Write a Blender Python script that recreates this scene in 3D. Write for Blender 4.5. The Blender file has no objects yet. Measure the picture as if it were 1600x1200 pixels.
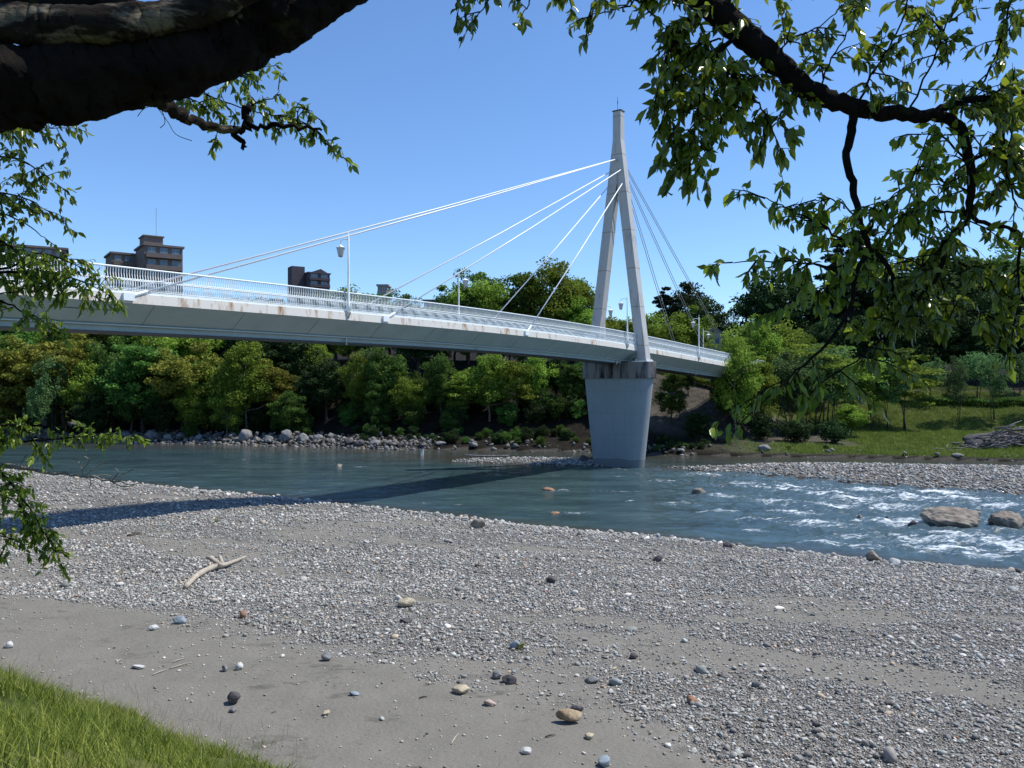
import bpy, math, random
import numpy as np
from mathutils import Vector, Matrix
R = math.radians
random.seed(7)
rng = np.random.default_rng(7)
sc = bpy.context.scene
C = sc.collection

# ---------------------------------------------------------------- camera, sky, sun, exposure
H, F = 8.0, 1240.0
cd = bpy.data.cameras.new('camera'); cam = bpy.data.objects.new('camera', cd); C.objects.link(cam)
cam.location = (0, 0, H); cam.rotation_euler = (R(90), 0, 0)
cd.lens = F/1600*36; cd.sensor_width = 36; cd.clip_start = .05; cd.clip_end = 6000
sc.camera = cam
SUN = Vector((.58, .12, 1)).normalized()
SEL = math.asin(SUN.z); SAZ = math.atan2(SUN.x, SUN.y)
w = bpy.data.worlds.new('World'); sc.world = w; w.use_nodes = True
nt = w.node_tree
bg = nt.nodes['Background']; sky = nt.nodes.new('ShaderNodeTexSky'); sky.sky_type = 'NISHITA'
sky.sun_disc = False; sky.sun_elevation = SEL; sky.sun_rotation = SAZ
sky.altitude = 0; sky.air_density = 1.0; sky.dust_density = 0; sky.ozone_density = 10.0
nt.links.new(sky.outputs[0], bg.inputs[0]); bg.inputs[1].default_value = .15
sl = bpy.data.lights.new('sun', 'SUN'); sl.energy = 4.6; sl.angle = R(.53); sl.color = (1, .95, .86)
so = bpy.data.objects.new('sun', sl); C.objects.link(so); so.rotation_euler = SUN.to_track_quat('Z', 'Y').to_euler()
so.location = (40, 0, 80)
sc.view_settings.view_transform = 'Standard'; sc.view_settings.look = 'None'
sc.view_settings.exposure = .28; sc.view_settings.gamma = 1
sc.render.engine = 'CYCLES'
sc.cycles.max_bounces = 5; sc.cycles.diffuse_bounces = 2; sc.cycles.glossy_bounces = 2
sc.cycles.transmission_bounces = 3; sc.cycles.transparent_max_bounces = 4

# ---------------------------------------------------------------- helpers
def P(px, py, Y): return Vector(((px-800)/F*Y, Y, H-(py-600)/F*Y))
def smooth(a, b, x):
    t = np.clip((x-a)/(b-a), 0, 1); return t*t*(3-2*t)
def _h(ix, iy, s):
    n = (ix*374761393 + iy*668265263 + s*974634777) & 0xffffffff
    n = ((n ^ (n >> 13))*1274126177) & 0xffffffff
    return ((n ^ (n >> 16)) & 0xffff)/65535.0
def vn(x, y, s=0):
    x = np.asarray(x, float); y = np.asarray(y, float)
    ix = np.floor(x).astype(np.int64); iy = np.floor(y).astype(np.int64)
    fx = x-ix; fy = y-iy; fx = fx*fx*(3-2*fx); fy = fy*fy*(3-2*fy)
    a = _h(ix, iy, s); b = _h(ix+1, iy, s); c = _h(ix, iy+1, s); d = _h(ix+1, iy+1, s)
    return (a*(1-fx)+b*fx)*(1-fy)+(c*(1-fx)+d*fx)*fy
def fbm(x, y, s=0, o=4):
    r = 0; a = .5; t = 0
    for i in range(o):
        r = r+a*vn(np.asarray(x)*2**i, np.asarray(y)*2**i, s+i); t += a; a *= .5
    return r/t
def mesh_np(name, V, faces_flat, sizes, mat=None, smooth_sh=False, attrs=None, uv=None):
    V = np.asarray(V, np.float32); faces_flat = np.asarray(faces_flat, np.int32); sizes = np.asarray(sizes, np.int32)
    me = bpy.data.meshes.new(name)
    me.vertices.add(len(V)); me.vertices.foreach_set('co', V.ravel())
    me.loops.add(len(faces_flat)); me.loops.foreach_set('vertex_index', faces_flat)
    me.polygons.add(len(sizes))
    st = np.concatenate([[0], np.cumsum(sizes)[:-1]]).astype(np.int32)
    me.polygons.foreach_set('loop_start', st)
    try: me.polygons.foreach_set('loop_total', sizes)
    except Exception: pass
    me.update(calc_edges=True)
    if smooth_sh: me.polygons.foreach_set('use_smooth', np.ones(len(sizes), bool))
    if attrs:
        for k, a in attrs.items():
            a = np.asarray(a, np.float32)
            if a.ndim == 1:
                at = me.attributes.new(k, 'FLOAT', 'POINT'); at.data.foreach_set('value', a)
            else:
                at = me.attributes.new(k, 'FLOAT_COLOR', 'POINT')
                at.data.foreach_set('color', np.hstack([a, np.ones((len(a), 1), np.float32)]).astype(np.float32).ravel())
    if mat: me.materials.append(mat)
    me.update()
    return me
def link(name, me, parent=None):
    o = bpy.data.objects.new(name, me); C.objects.link(o)
    if parent: o.parent = parent
    return o
def tag(o, label=None, cat=None, group=None, kind=None):
    if label: o['label'] = label
    if cat: o['category'] = cat
    if group: o['group'] = group
    if kind: o['kind'] = kind
    return o
def empty(name, loc=(0, 0, 0), label=None, cat=None, group=None, rz=0):
    o = bpy.data.objects.new(name, None); C.objects.link(o); o.location = loc; o.rotation_euler = (0, 0, rz)
    o.empty_display_size = .3
    return tag(o, label, cat, group)
def copy_tree(o, parent=None):
    c = o.copy(); C.objects.link(c); c.parent = parent
    for ch in list(o.children): copy_tree(ch, c)
    return c

class MB:
    def __init__(s): s.v = []; s.f = []
    def box(s, c, sx, sy, sz, X=None, Y=None, Z=None):
        X = Vector(X or (1, 0, 0)); Y = Vector(Y or (0, 1, 0)); Z = Vector(Z or (0, 0, 1)); c = Vector(c); n = len(s.v)
        for dz in (-1, 1):
            for dx, dy in ((-1, -1), (1, -1), (1, 1), (-1, 1)):
                s.v.append(c+X*(dx*sx/2)+Y*(dy*sy/2)+Z*(dz*sz/2))
        for q in ((0, 3, 2, 1), (4, 5, 6, 7), (0, 1, 5, 4), (1, 2, 6, 5), (2, 3, 7, 6), (3, 0, 4, 7)): s.f.append([n+i for i in q])
    def bar(s, a, b, w, h=None, up=(0, 0, 1)):
        a = Vector(a); b = Vector(b); d = (b-a); L = d.length; d.normalize(); u = Vector(up)
        sd = d.cross(u)
        if sd.length < 1e-4: sd = d.cross(Vector((1, 0, 0)))
        sd.normalize(); u = sd.cross(d)
        s.box((a+b)/2, L, w, h or w, d, sd, u)
    def tube(s, pts, rad, n=8, cap=True, wob=0, seed=0):
        pts = [Vector(p) for p in pts]; base = len(s.v); rr = random.Random(seed)
        ref = Vector((0, 0, 1))
        d0 = (pts[1]-pts[0]).normalized()
        if abs(d0.z) > .9: ref = Vector((1, 0, 0))
        sd = d0.cross(ref).normalized()
        for i, p in enumerate(pts):
            d = (pts[min(i+1, len(pts)-1)]-pts[max(i-1, 0)]).normalized()
            sd = (sd-d*sd.dot(d)).normalized(); u = d.cross(sd)
            r = rad[i] if hasattr(rad, '__len__') else rad
            for k in range(n):
                a = 2*math.pi*k/n; q = r*(1+wob*(rr.random()-.5)*2)
                s.v.append(p+sd*(math.cos(a)*q)+u*(math.sin(a)*q))
        for i in range(len(pts)-1):
            for k in range(n):
                a = base+i*n+k; b = base+i*n+(k+1) % n
                s.f.append([a, b, b+n, a+n])
        if cap:
            s.f.append([base+k for k in range(n)][::-1]); s.f.append([base+(len(pts)-1)*n+k for k in range(n)])
    def lathe(s, c, prof, n=12, X=(1, 0, 0), Y=(0, 1, 0), Z=(0, 0, 1)):
        c = Vector(c); X = Vector(X); Y = Vector(Y); Z = Vector(Z); base = len(s.v)
        for r, z in prof:
            for k in range(n):
                a = 2*math.pi*k/n; s.v.append(c+X*(r*math.cos(a))+Y*(r*math.sin(a))+Z*z)
        for i in range(len(prof)-1):
            for k in range(n):
                a = base+i*n+k; b = base+i*n+(k+1) % n; s.f.append([a, b, b+n, a+n])
        s.f.append([base+k for k in range(n)][::-1]); s.f.append([base+(len(prof)-1)*n+k for k in range(n)])
    def build(s, name, mat, parent=None, sm=False, origin=None):
        o3 = Vector(origin) if origin is not None else Vector((0, 0, 0))
        me = bpy.data.meshes.new(name); me.from_pydata([tuple(Vector(v)-o3) for v in s.v], [], s.f)
        me.materials.append(mat)
        if sm: me.polygons.foreach_set('use_smooth', [True]*len(me.polygons))
        me.update(); o = link(name, me, parent)
        if origin is not None: o.location = o3
        return o

# ---------------------------------------------------------------- materials
def mat(name, col=(.5, .5, .5), rough=.7, spec=.3):
    m = bpy.data.materials.new(name); m.use_nodes = True
    b = m.node_tree.nodes['Principled BSDF']
    b.inputs['Base Color'].default_value = (*col, 1); b.inputs['Roughness'].default_value = rough
    b.inputs['Specular IOR Level'].default_value = spec
    return m, m.node_tree, b
def nd(t, kind, **kw):
    n = t.nodes.new(kind)
    for k, v in kw.items():
        if k in n.inputs: n.inputs[k].default_value = v
        else: setattr(n, k, v)
    return n
def ramp(t, fac, stops):
    r = t.nodes.new('ShaderNodeValToRGB'); e = r.color_ramp.elements
    while len(e) < len(stops): e.new(.5)
    for i, (p, c) in enumerate(stops):
        e[i].position = p; e[i].color = (*c, 1) if len(c) == 3 else c
    t.links.new(fac, r.inputs[0]); return r.outputs[0]
def noise(t, vec, scale, detail=4, rough=.55):
    n = nd(t, 'ShaderNodeTexNoise'); n.inputs['Scale'].default_value = scale; n.inputs['Detail'].default_value = detail
    n.inputs['Roughness'].default_value = rough
    if vec is not None: t.links.new(vec, n.inputs['Vector'])
    return n.outputs['Fac']
def obco(t, scale=None):
    c = nd(t, 'ShaderNodeTexCoord').outputs['Object']
    if scale:
        m = nd(t, 'ShaderNodeMapping'); m.inputs['Scale'].default_value = scale; t.links.new(c, m.inputs[0]); return m.outputs[0]
    return c
def mixc(t, f, a, b, mode='MIX'):
    m = nd(t, 'ShaderNodeMix', data_type='RGBA', blend_type=mode)
    for s, i in ((f, 0), (a, 6), (b, 7)):
        if isinstance(s, (int, float)): m.inputs[i].default_value = s
        elif isinstance(s, tuple): m.inputs[i].default_value = (*s, 1)
        else: t.links.new(s, m.inputs[i])
    return m.outputs[2]
def math_(t, op, a, b=None):
    m = nd(t, 'ShaderNodeMath', operation=op)
    for s, i in ((a, 0), (b, 1)):
        if s is None: continue
        if isinstance(s, (int, float)): m.inputs[i].default_value = s
        else: t.links.new(s, m.inputs[i])
    return m.outputs[0]
def bump(t, b, h, strength=.4, dist=.02):
    n = nd(t, 'ShaderNodeBump'); n.inputs['Strength'].default_value = strength; n.inputs['Distance'].default_value = dist
    t.links.new(h, n.inputs['Height']); t.links.new(n.outputs[0], b.inputs['Normal'])
def attr(t, name): return nd(t, 'ShaderNodeAttribute', attribute_name=name)

def m_painted(name, base, rust=(.22, .11, .05), amt=.62, streak=(1, 1, .25), rough=.5, sc_=1.5, dirt=None, dirt_sc=.6):
    m, t, b = mat(name, base, rough, .35)
    v = obco(t, streak); n = noise(t, v, sc_, 6, .65)
    k = ramp(t, n, [(amt, (0, 0, 0)), (amt+.14, (1, 1, 1))])
    c = mixc(t, k, base, rust)
    if dirt:
        n2 = noise(t, obco(t), dirt_sc, 5, .6); c = mixc(t, ramp(t, n2, [(.35, (0, 0, 0)), (.7, (1, 1, 1))]), c, dirt, 'MULTIPLY')
    t.links.new(c, b.inputs['Base Color'])
    return m
M = {}
M['rail'] = m_painted('white_paint', (.80, .86, .86), (.55, .5, .45), .66, rough=.4)
M['fascia'] = m_painted('rusty_white_paint', (.62, .60, .55), (.30, .17, .08), .53, (1, 1, .3), .6, 1.6)
M['girder'] = m_painted('grey_green_paint', (.36, .43, .41), (.22, .2, .17), .66, (1, 1, .4), .55, .9, (.82, .84, .84))
M['flange'] = m_painted('flange_paint', (.40, .46, .44), (.22, .2, .17), .66, (1, 1, .4), .55, 1.1)
M['dark_steel'] = m_painted('dark_steel', (.06, .06, .06), (.1, .06, .04), .6)
M['cable'], _, _ = mat('cable_sheath', (.85, .87, .88), .35)
M['backstay'], _, _ = mat('unlit_cable', (.30, .33, .35), .5)  # darker grey paints in the unlit side of the back stays
# pylon: pale paint with brown joints and dark runs
m, t, b = mat('pylon_paint', (.5, .5, .5), .55)
v = obco(t, (1.3, 1.3, .18)); n = noise(t, v, 1.6, 6, .7)
c = mixc(t, ramp(t, n, [(.55, (0, 0, 0)), (.75, (1, 1, 1))]), (.46, .46, .45), (.16, .13, .11))
sp = nd(t, 'ShaderNodeSeparateXYZ'); t.links.new(obco(t), sp.inputs[0])
seam = math_(t, 'LESS_THAN', math_(t, 'ABSOLUTE', math_(t, 'SUBTRACT', math_(t, 'MODULO', math_(t, 'ADD', sp.outputs[2], -3.3), 3.75), .9)), .035)
c = mixc(t, math_(t, 'MULTIPLY', seam, .7), c, (.2, .12, .07)); t.links.new(c, b.inputs['Base Color']); M['pylon'] = m
# concrete
m, t, b = mat('pier_concrete', (.4, .4, .4), .85, .15)
n1 = noise(t, obco(t), .5, 6, .65); n2 = noise(t, obco(t, (3, 3, .15)), 1.0, 5, .7)
c = mixc(t, n1, (.20, .235, .25), (.29, .325, .335))
c = mixc(t, ramp(t, n2, [(.55, (0, 0, 0)), (.8, (1, 1, 1))]), c, (.20, .21, .21))
sp = nd(t, 'ShaderNodeSeparateXYZ'); t.links.new(obco(t), sp.inputs[0])
wet = math_(t, 'LESS_THAN', math_(t, 'ADD', sp.outputs[2], math_(t, 'MULTIPLY', noise(t, obco(t), .35, 3), 1.4)), 1.55)
c = mixc(t, math_(t, 'MULTIPLY', wet, .55), c, (.10, .10, .11))
ln = math_(t, 'LESS_THAN', math_(t, 'ABSOLUTE', math_(t, 'SUBTRACT', math_(t, 'MODULO', sp.outputs[2], 2.1), 1.0)), .02)
c = mixc(t, math_(t, 'MULTIPLY', ln, .35), c, (.15, .15, .15))
t.links.new(c, b.inputs['Base Color']); bump(t, b, n1, .3, .03); M['pier'] = m
m, t, b = mat('cap_concrete', (.3, .3, .3), .9, .15)
n2 = noise(t, obco(t, (1.1, 1.1, .12)), 1.3, 5, .65)
c = mixc(t, ramp(t, n2, [(.47, (0, 0, 0)), (.60, (1, 1, 1))]), (.20, .195, .19), (.03, .028, .03))
t.links.new(c, b.inputs['Base Color']); M['cap'] = m

def m_leaf(name, c1, c2, trans=.35, rough=.75, spec=.08, objvar=.45):
    m = bpy.data.materials.new(name); m.use_nodes = True; t = m.node_tree; b = t.nodes['Principled BSDF']
    a = attr(t, 'tint'); c = mixc(t, a.outputs['Fac'], c1, c2)
    oi = nd(t, 'ShaderNodeObjectInfo')
    hs = nd(t, 'ShaderNodeHueSaturation')
    t.links.new(math_(t, 'ADD', math_(t, 'MULTIPLY', oi.outputs['Random'], .04), .48), hs.inputs['Hue'])
    t.links.new(math_(t, 'ADD', math_(t, 'MULTIPLY', oi.outputs['Random'], objvar*1.6), 1-objvar*.8), hs.inputs['Value'])
    t.links.new(c, hs.inputs['Color'])
    t.links.new(hs.outputs[0], b.inputs['Base Color']); b.inputs['Roughness'].default_value = rough
    b.inputs['Specular IOR Level'].default_value = spec
    tr = nd(t, 'ShaderNodeBsdfTranslucent'); t.links.new(mixc(t, .5, hs.outputs[0], (.30, .40, .02), 'ADD') if False else hs.outputs[0], tr.inputs[0])
    mx = nd(t, 'ShaderNodeMixShader'); mx.inputs[0].default_value = trans
    t.links.new(b.outputs[0], mx.inputs[1]); t.links.new(tr.outputs[0], mx.inputs[2])
    t.links.new(mx.outputs[0], t.nodes['Material Output'].inputs[0])
    return m
M['leaf_fresh'] = m_leaf('fresh_leaves', (.075, .14, .02), (.28, .38, .055), .35)
M['leaf_mid'] = m_leaf('mid_leaves', (.040, .095, .020), (.13, .23, .045), .3)
M['leaf_dark'] = m_leaf('dark_leaves', (.018, .04, .014), (.05, .085, .026), .15)
M['leaf_conifer'] = m_leaf('conifer_needles', (.014, .026, .016), (.035, .05, .025), .08)
M['leaf_olive'] = m_leaf('olive_leaves', (.11, .13, .022), (.27, .27, .05), .3)
M['leaf_cool'] = m_leaf('willow_leaves', (.07, .14, .055), (.16, .27, .09), .3)
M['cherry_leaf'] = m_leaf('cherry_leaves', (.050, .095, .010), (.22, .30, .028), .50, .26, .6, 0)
M['cherry_leaf_pale'] = m_leaf('paler_cherry_leaves', (.075, .14, .014), (.26, .35, .035), .5, .35, .5, 0)  # same leaf shader in a lighter green
M['far_grass'] = m_leaf('far_grass_blades', (.10, .16, .022), (.28, .32, .07), .3, .7, .1, 0)
M['grass'] = m_leaf('grass_blades', (.08, .13, .014), (.33, .36, .07), .35, .6, .2, 0)
M['dry'] = m_leaf('dry_stalks', (.28, .24, .13), (.45, .40, .25), .2, .7, .1, 0)
def m_bark(name, a, bcol, sc_=6):
    m, t, b = mat(name, a, .95, .1)
    n = noise(t, obco(t, (1, 1, .6)), sc_, 8, .7)
    t.links.new(ramp(t, n, [(.35, a), (.7, bcol)]), b.inputs['Base Color']); bump(t, b, n, .8, .04); return m
M['bark'] = m_bark('tree_bark', (.035, .028, .022), (.12, .10, .08))
M['bark_pale'] = m_bark('pale_bark', (.12, .10, .08), (.28, .25, .21))
# cherry bark: very dark with lichen patches
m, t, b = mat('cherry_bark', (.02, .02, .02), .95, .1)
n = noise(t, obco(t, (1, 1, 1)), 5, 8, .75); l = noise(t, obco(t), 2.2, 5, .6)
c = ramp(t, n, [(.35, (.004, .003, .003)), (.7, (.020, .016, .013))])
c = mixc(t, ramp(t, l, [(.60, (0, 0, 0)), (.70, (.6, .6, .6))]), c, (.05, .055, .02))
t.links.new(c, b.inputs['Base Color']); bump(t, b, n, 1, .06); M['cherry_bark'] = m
m, t, b = mat('peeling_cherry_bark', (.1, .1, .1), .95, .1)
n = noise(t, obco(t, (1, 1, 2)), 4, 9, .75); l = noise(t, obco(t, (.7, 1, 2.5)), 3.0, 7, .7)
c = mixc(t, ramp(t, l, [(.50, (0, 0, 0)), (.60, (1, 1, 1))]), ramp(t, n, [(.35, (.008, .006, .005)), (.7, (.045, .036, .028))]), ramp(t, n, [(.3, (.08, .07, .05)), (.7, (.28, .24, .18))]))
t.links.new(c, b.inputs['Base Color']); bump(t, b, n, 1, .05); M['cherry_pale'] = m
M['driftwood'] = m_bark('driftwood', (.30, .26, .20), (.48, .43, .36), 5)
M['driftwood_tan'] = m_bark('tan_driftwood', (.22, .15, .09), (.50, .40, .27), 7)
M['driftwood_grey'] = m_bark('grey_driftwood', (.10, .09, .085), (.30, .28, .27), 5)

def m_stone(name):
    m, t, b = mat(name, (.3, .3, .3), .8, .25)
    a = attr(t, 'col'); n = noise(t, obco(t), 14, 5, .65)
    c = mixc(t, 1.0, a.outputs['Color'], ramp(t, n, [(.2, (.65, .65, .65)), (.8, (1.25, 1.25, 1.25))]), 'MULTIPLY')
    t.links.new(c, b.inputs['Base Color']); bump(t, b, n, .25, .01); return m
M['stone'] = m_stone('river_stones')
def m_rock(name, a, b_, sc_=3, bd=.06):
    m, t, b = mat(name, a, .9, .2); n = noise(t, obco(t), sc_, 9, .7)
    t.links.new(ramp(t, n, [(.3, a), (.7, b_)]), b.inputs['Base Color']); bump(t, b, n, .7, bd); return m
M['rock_grey'] = m_rock('grey_rock', (.10, .10, .10), (.30, .30, .295))
M['rock_tan'] = m_rock('tan_rock', (.10, .085, .07), (.38, .335, .28), 1.6, .22)  # dark end of the ramp paints shade into the crevices
M['rock_dark'] = m_rock('dark_rock', (.05, .045, .05), (.13, .12, .12))
M['rock_pale'] = m_rock('pale_rock', (.42, .42, .40), (.6, .6, .58), 6)
M['rock_beige'] = m_rock('beige_rock', (.38, .32, .22), (.55, .48, .36), 8)
M['rock_pink'] = m_rock('pink_rock', (.38, .28, .24), (.52, .42, .37), 8)
M['rock_blue'] = m_rock('blue_rock', (.20, .25, .28), (.33, .38, .42), 8)
M['rock_rust'] = m_rock('rusty_rock', (.24, .13, .08), (.36, .22, .14), 8)

# ---------------------------------------------------------------- terrain
nx = np.array([-600, -200, -90, -47.4, -28.5, -16, -8.1, 0, 6.7, 12.3, 17.1, 21.5, 40, 100, 600.])
ny = np.array([260, 140, 95, 73.5, 62, 55.1, 50.4, 45.1, 41.3, 38.2, 35.4, 33.4, 24, -10, -300.])
fx_ = np.array([-600, -200, -100, -80, -49.6, -33.7, -14, 0, 10, 18, 35, 52.5, 150, 600.])
fy_ = np.array([330, 155, 126, 117, 108, 104.4, 97.3, 95.4, 93, 89.4, 86, 81.3, 60, -120.])
def near_edge(x, y): return np.interp(x, nx, ny)+1.3*(fbm(np.asarray(x)/4, np.asarray(y)/9, 3, 3)-.5)
def far_edge(x, y): return np.interp(x, fx_, fy_)+2.2*(fbm(np.asarray(x)/5, np.asarray(y)/30, 5, 3)-.5)
isx = np.array([16., 20, 24.5, 30, 36, 42, 52, 75, 110]); isn = np.array([75, 71.5, 68.3, 62.3, 57.5, 52.5, 45, 30, 12.]); isf = np.array([76, 77, 79, 79.5, 79, 77.8, 76.5, 66, 45.])
bx_ = np.array([-6., -3, 0, 3, 6, 10]); bn_ = np.array([82, 80.5, 79.5, 79, 78, 77.]); bf_ = np.array([83, 84.5, 85.5, 85.5, 85, 80.])
def slope_s(x, y): return 9.25-(.53*x+.85*y)-1.7*(fbm(x/2.2, y/2.2, 11, 3)-.5)
def gh(x, y):
    x = np.asarray(x, float); y = np.asarray(y, float)
    dn = (near_edge(x, y)-y)*.8
    z1 = np.where(dn > 0, 1.25*(1-np.exp(-dn/7))+.10*smooth(0, .5, dn), np.maximum(dn*.22, -.9))
    z1 = z1+np.where(dn > 0, .28*(fbm(x/7, y/4, 21, 3)-.5)*smooth(0, 5, dn)+.05*(fbm(x/.9, y/.9, 22, 3)-.5)*smooth(0, 2, dn)+.05*(fbm(x/.42, y/.30, 25, 2)-.5)*smooth(30, 20, y), 0)
    s = slope_s(x, y); z1 = z1+np.where(s > 0, np.minimum(s*.62, 5.25)+.12*(fbm(x/.8, y/.8, 8, 3)-.5)*smooth(0, 1, s), 0)
    # far bank
    df = (y-far_edge(x, y))*.93
    rt = smooth(12, 40, x)
    shelf = np.interp(x, [-60, 5, 14, 28, 40, 60], [6, 6, 5, 9, 25, 30])
    rise = np.interp(x, [-60, 5, 20, 40, 60], [20, 20, 13, 15, 16])
    top = np.interp(x, [-60, 10, 22, 36, 50, 200], [12.5, 11.5, 8.8, 8.0, 7.4, 7.4])
    zf = np.where(df > 0, .35*smooth(0, .6, df)+1.0*smooth(0, 1, df/shelf), np.maximum(df*.25, -.9))
    zf = zf+(top-1.35)*np.clip((df-shelf)/rise, 0, 1)
    zf = zf+np.where(df > 0, .5*(fbm(x/4, y/4, 31, 3)-.5)*smooth(0, 3, df), 0)
    back = np.clip((df-shelf-rise-14)/120, 0, 1.0); zf = zf+back*14*np.where(x > 30, 1.2, 1)
    # islands
    d1 = np.minimum(y-np.interp(x, isx, isn), np.interp(x, isx, isf)-y); d1 = np.minimum(d1, x-15.5)*.8+.9*(fbm(x/3, y/3, 41, 3)-.5)
    z3 = np.where(d1 > 0, .42*(1-np.exp(-d1/3)), np.maximum(d1*.2, -.9))
    d2 = np.minimum(y-np.interp(x, bx_, bn_), np.interp(x, bx_, bf_)-y); d2 = np.minimum(np.minimum(d2, x+6), 9-x)+.5*(fbm(x/2, y/2, 43, 3)-.5)
    z4 = np.where(d2 > 0, .22*(1-np.exp(-d2/1.5)), np.maximum(d2*.2, -.9))
    return np.maximum(np.maximum(z1, zf), np.maximum(z3, z4))
def ghs(x, y): return float(gh(np.array([x]), np.array([y]))[0])
def G(px, py, z=1.2):
    for _ in range(6):
        Y = (H-z)*F/(py-600); X = (px-800)/F*Y; z = ghs(X, Y)
    return Vector((X, Y, z))
# gravel density on the near bar
cx_ = np.array([-40, -16, -11.3, -6.6, -3.1, 0, 2.4, 4.5, 12, 40.]); cy_ = np.array([33, 25.0, 23.6, 20.8, 19.2, 17.6, 15.3, 13.6, 8, 0.])
def gravel(x, y):
    x = np.asarray(x, float); y = np.asarray(y, float)
    c = np.interp(x, cx_, cy_)-.3+2.6*(fbm(x/1.6, y/1.3, 51, 5)-.5)
    g = smooth(-.5, .9, y-c)
    u = x*.93-y*.36; v = x*.36+y*.93
    streak = fbm(u/5.5, v/1.7, 53, 3)
    dn = near_edge(x, y)-y
    hf = .16*(fbm(x/.5, y/.35, 57, 3)-.5)
    patch = 1-smooth(.575, .69, streak+hf)*smooth(3, 7, dn)*.85
    return g*patch
def axis(bands):
    out = [bands[0][0]]
    for a, b, s in bands:
        n = max(1, round((b-a)/s)); out += list(np.linspace(a, b, n+1)[1:])
    return np.array(out)
def grid(name, xs, ys, zf, m, attrs_f=None, sm=True):
    X, Y = np.meshgrid(xs, ys); Z = zf(X.ravel(), Y.ravel()); V = np.stack([X.ravel(), Y.ravel(), Z], 1)
    a, b = len(ys), len(xs); i = (np.arange(a-1)[:, None]*b+np.arange(b-1)[None]).ravel()
    Fc = np.stack([i, i+1, i+b+1, i+b], 1)
    return link(name, mesh_np(name, V, Fc.ravel(), np.full(len(Fc), 4), m, sm, attrs_f(X.ravel(), Y.ravel(), Z) if attrs_f else None))

m, t, b = mat('ground', (.2, .2, .2), .95, .1)
oc = obco(t)
vor = nd(t, 'ShaderNodeTexVoronoi'); vor.inputs['Scale'].default_value = 22; t.links.new(oc, vor.inputs['Vector'])
vor2 = nd(t, 'ShaderNodeTexVoronoi'); vor2.inputs['Scale'].default_value = 9; t.links.new(oc, vor2.inputs['Vector'])
sx = nd(t, 'ShaderNodeSeparateColor'); t.links.new(vor.outputs['Color'], sx.inputs[0])
sx2 = nd(t, 'ShaderNodeSeparateColor'); t.links.new(vor2.outputs['Color'], sx2.inputs[0])
peb = ramp(t, sx.outputs[0], [(0, (.10, .10, .10)), (.35, (.19, .19, .185)), (.7, (.27, .275, .275)), (.93, (.36, .35, .34)), (1, (.55, .55, .54))])
peb = mixc(t, .45, peb, ramp(t, sx2.outputs[0], [(0, (.09, .09, .09)), (.5, (.2, .2, .195)), (1, (.36, .37, .37))]))
sn = noise(t, obco(t, (1, 1, 1)), 1.2, 6, .6); sn2 = noise(t, obco(t, (3, 7, 3)), 3, 4, .6)
sand = mixc(t, sn, (.15, .142, .123), (.225, .213, .185))
damp = noise(t, obco(t, (.5, .9, .5)), 1.1, 6, .7)
sand = mixc(t, ramp(t, damp, [(.58, (0, 0, 0)), (.68, (.75, .75, .75))]), sand, (.085, .082, .072))
ag = attr(t, 'gravel').outputs['Fac']
peb = mixc(t, 1.0, peb, (1.12, 1.05, .96), 'MULTIPLY')
c = mixc(t, ag, sand, peb)
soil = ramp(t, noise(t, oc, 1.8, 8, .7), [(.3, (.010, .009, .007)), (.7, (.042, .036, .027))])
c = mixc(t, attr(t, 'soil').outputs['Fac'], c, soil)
gn = noise(t, oc, .8, 8, .7)
gr = ramp(t, gn, [(.3, (.035, .045, .012)), (.5, (.075, .10, .024)), (.68, (.13, .125, .05)), (.8, (.15, .12, .08))])
c = mixc(t, attr(t, 'grass').outputs['Fac'], c, gr)
dirt = ramp(t, noise(t, oc, 1.3, 8, .7), [(.3, (.04, .035, .028)), (.7, (.17, .15, .125))])
c = mixc(t, attr(t, 'dirt').outputs['Fac'], c, dirt)
c = mixc(t, attr(t, 'wet').outputs['Fac'], c, (.33, .30, .27), 'MULTIPLY')
t.links.new(c, b.inputs['Base Color'])
hh = math_(t, 'ADD', math_(t, 'MULTIPLY', math_(t, 'MULTIPLY', vor.outputs['Distance'], ag), -1.6), math_(t, 'ADD', math_(t, 'MULTIPLY', sn2, .75), math_(t, 'MULTIPLY', sn, .6)))
bump(t, b, hh, 1.0, .06); M['ground'] = m
def gattrs(X, Y, Z):
    s = slope_s(X, Y); grass = smooth(-.1, .5, s+.6*(fbm(X/.6, Y/.6, 61)-.5))
    dn = near_edge(X, Y)-Y; df = Y-far_edge(X, Y)
    isl = (dn < -1) & (df < -1)
    g = np.where(isl, 1.0, gravel(X, Y)*(s < .3))
    far = df > 0
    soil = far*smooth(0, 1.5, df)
    gfar = far*(df < 48)*smooth(20, 34, X)*smooth(.4, 1.4, df)*smooth(.25, .42, fbm(X/2.5, Y/2.5, 71)+.25*smooth(30, 40, X))
    dirt = far*smooth(14, 19, X)*(1-smooth(33, 46, X+6*(fbm(X/3, Y/3, 77)-.5)))*smooth(7, 11, df)*(1-smooth(24, 30, df))
    grass = np.maximum(grass, gfar*(1-dirt))
    wet = np.where(Z < .10, 1.0, 0)*smooth(.14, .02, Z)*(Y > 20)
    return dict(gravel=g, soil=far*(1-gfar)*(1-dirt), grass=np.where(far, gfar*(1-dirt), grass), dirt=dirt*1.0, wet=wet)
xs = axis([(-3000, -400, 260), (-400, -100, 15), (-100, -48, 1.5), (-48, -20, .5), (-20, 26, .2), (26, 60, .6), (60, 140, 3), (140, 500, 30), (500, 3000, 250)])
ys = axis([(-800, -60, 60), (-60, 0, 4), (0, 10, .5), (10, 32, .18), (32, 70, .4), (70, 140, .7), (140, 300, 6), (300, 900, 50), (900, 5000, 400)])
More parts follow.
